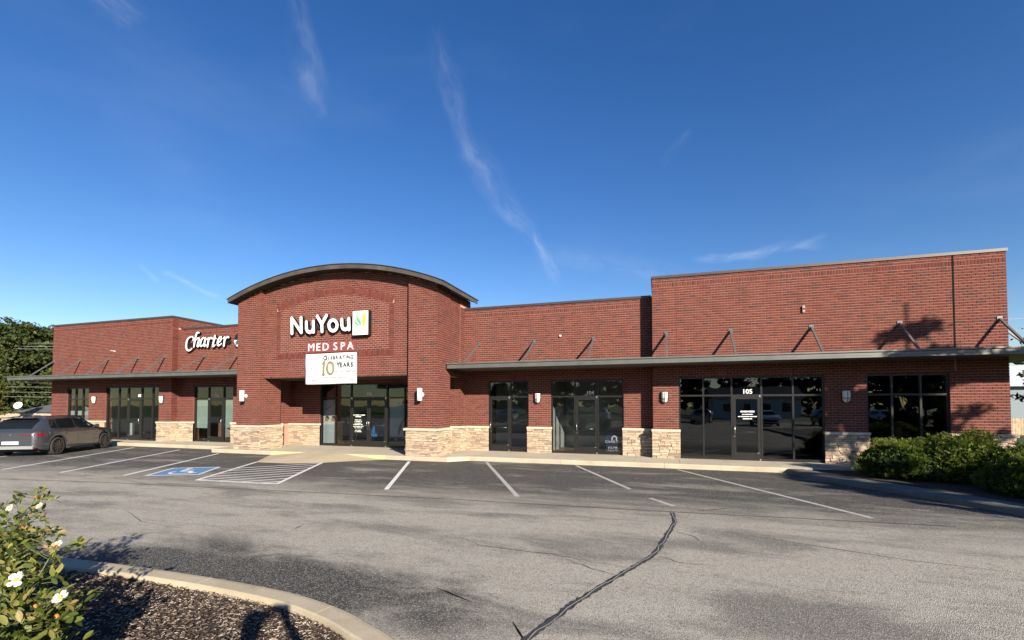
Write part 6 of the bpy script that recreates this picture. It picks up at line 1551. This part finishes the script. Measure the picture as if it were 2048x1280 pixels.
for q in (((-9.5, -.5, 3.55), (10.5, -.5, 3.55), (10.5, 4.5, 5.6), (-9.5, 4.5, 5.6)), ((10.5, 9.5, 3.55), (-9.5, 9.5, 3.55), (-9.5, 4.5, 5.6), (10.5, 4.5, 5.6)), ((-9.5, 9.5, 3.55), (-9.5, -.5, 3.55), (-9.5, 4.5, 5.6)), ((10.5, -.5, 3.55), (10.5, 9.5, 3.55), (10.5, 4.5, 5.6)), ((-9.5, -.5, 3.5), (-9.5, 9.5, 3.5), (10.5, 9.5, 3.5), (10.5, -.5, 3.5))): m.poly(q)
m.build('roof', M['palemetal'], e)
# wires and their poles
M['cable'] = plain('pale_cable', (.42, .42, .40), .5); M['cable_dark'] = plain('dark_cable', (.10, .10, .10), .6)
def wire(p, q, sag, r_, label, mat, group):
    p, q = Vector(p), Vector(q); m = MB(); pts = [p.lerp(q, t) - Vector((0, 0, sag * 4 * t * (1 - t))) for t in np.linspace(0, 1, 13)]; m.tube(pts, r_, 5); tag(m.build('power_line', mat), label, 'power line', group)
def pole(x, y, h, label):
    e = empty('utility_pole', (x, y, 0)); tag(e, label, 'utility pole'); m = MB(); m.tube([(0, 0, 0), (0, 0, h)], [.16, .11], 10); m.build('shaft', M['bark'], e); m = MB(); m.box((-1.0, -.06, h - .6), (1.0, .06, h - .48)); m.build('crossarm', M['bark'], e)
pole(-84, 24, 10.2, 'wooden utility pole outside the left edge of the frame'); pole(-22, 30.5, 8.0, 'wooden utility pole hidden behind the building'); pole(60, 44, 11, 'wooden utility pole outside the right edge of the frame'); pole(4, 46, 8, 'wooden utility pole hidden behind the right bay')
for k, (z, l) in enumerate(((7.05, 'lowest of the three bright upper wires left of the building'), (7.30, 'middle one of the three bright upper wires left of the building'), (7.62, 'topmost of the three bright upper wires left of the building'))): wire((-84, 22 + .4 * k, z + 1.4), (-22, 30.5, z - .3), .6, .010, l, M['cable'], 'wires left of the building')
for k, (z, l) in enumerate(((2.6, 'lowest wire under the left canopy end'), (3.0, 'second lowest wire under the left canopy end'), (3.45, 'third wire below the left canopy end'), (3.8, 'dark wire just below the left canopy end'))): wire((-84, 20, z + .9), (-22, 30.0, z), .35, .009, l, M['cable'] if k < 3 else M['cable_dark'], 'wires left of the building')
for k, (z, l) in enumerate(((5.95, 'lowest of the four wires in the sky right of the building'), (6.9, 'second lowest of the four wires right of the building'), (7.65, 'second highest of the four wires right of the building'), (8.6, 'highest of the four wires right of the building'))): wire((4, 46, z), (60, 44, z + 1.2), .5, .012, l, M['cable'], 'wires right of the building')

# ------------------------------------------------------------------ across the street: what the glass mirrors
P_white = car_paint('white_car_paint', (.70, .70, .69), 0.0); P_silver = car_paint('silver_car_paint', (.42, .43, .44), .8); P_dark = car_paint('dark_blue_car_paint', (.03, .04, .07), .6); P_red = car_paint('dark_red_car_paint', (.16, .02, .02), .5)
protos = {}
cars = [('white', -23, -19, 95), ('silver', -17.5, -20, 85), ('dark', -12, -19.5, 92), ('white', -6.5, -20, 270), ('dark', -1, -19, 88), ('silver', 4.5, -20, 272), ('white', 10, -19.5, 90), ('red', 15.5, -20, 91), ('white', 21, -19, 268)]
for i, (c, x, y, a) in enumerate(cars):
    lab = f'{c if c != "dark" else "dark blue"} car parked across the lot behind the camera, {["first", "second", "third", "fourth", "fifth", "sixth", "seventh", "eighth", "ninth"][i]} of the mirrored row'
    if c not in protos: protos[c] = car(lab, {'white': P_white, 'silver': P_silver, 'dark': P_dark, 'red': P_red}[c], (x, y), math.radians(a), 'cars mirrored in the storefront glass', False)
    else:
        o = copy_tree(protos[c]); o.location = (x, y, 0); o.rotation_euler = (0, 0, math.radians(a)); o['label'] = lab
m = MB(); m.poly([(-70, -60, .0), (60, -60, .0), (60, -25.5, .0), (-70, -25.5, .0)]); tag(m.build('verge', M['grass']), kind='structure', label='grass verge across the lot behind the camera')
proto = tree('street_tree', -60, -75, 10.5, 5.0, 'tree across the street behind the camera, first of the mirrored row', M['leaf_cool'], 5200, .5, 0, .3, .08, 21, group='trees mirrored in the storefront glass')
ords = ['second', 'third', 'fourth', 'fifth', 'sixth', 'seventh', 'eighth', 'ninth', 'tenth', 'eleventh', 'twelfth', 'thirteenth', 'fourteenth', 'fifteenth', 'sixteenth', 'seventeenth']
for i in range(16):
    o = copy_tree(proto); rr = random.Random(i); o.location = (-60 + 7.6 * (i + 1) + rr.uniform(-2, 2), -75 + rr.uniform(-8, 8), 0); s = rr.uniform(.75, 1.25); o.scale = (s, s, s * rr.uniform(.85, 1.15)); o.rotation_euler = (0, 0, rr.uniform(0, 6.28)); o['label'] = f'tree across the street behind the camera, {ords[i]} of the mirrored row'
e = empty('white_house', (14, -48, 0)); tag(e, 'white house across the street behind the camera, mirrored in storefront 105', 'house')
m = MB(); m.box((-6, -4, 0), (6, 4, 3.0)); m.build('wall', M['white'], e); m = MB()
for q in (((-6.5, -4.5, 3), (6.5, -4.5, 3), (6.5, 0, 4.8), (-6.5, 0, 4.8)), ((6.5, 4.5, 3), (-6.5, 4.5, 3), (-6.5, 0, 4.8), (6.5, 0, 4.8)), ((-6.5, 4.5, 3), (-6.5, -4.5, 3), (-6.5, 0, 4.8)), ((6.5, -4.5, 3), (6.5, 4.5, 3), (6.5, 0, 4.8)), ((-6.5, -4.5, 2.99), (-6.5, 4.5, 2.99), (6.5, 4.5, 2.99), (6.5, -4.5, 2.99))): m.poly(q)
m.build('roof', M['roofgrey'], e)
for x in (-4, -1.2, 4): m = MB(); m.box((x - .5, 4.001, 1), (x + .5, 4.05, 2.2)); m.build('window', M['autoglass'], e)
m = MB(); m.box((.9, 4.001, 0), (1.9, 4.05, 2.1)); m.build('door', M['blacktrim'], e)
# plant inside the entrance
tree('potted_plant', -13.35, 18.05, 1.95, .42, 'leafy potted plant behind the glass left of double door 106', leaf_material('house_plant_leaf', [(0, (.06, .12, .04)), (1, (.16, .24, .09))]), 900, .10, WALK, .025, .3, 41, 'plant', lobes_n=9)
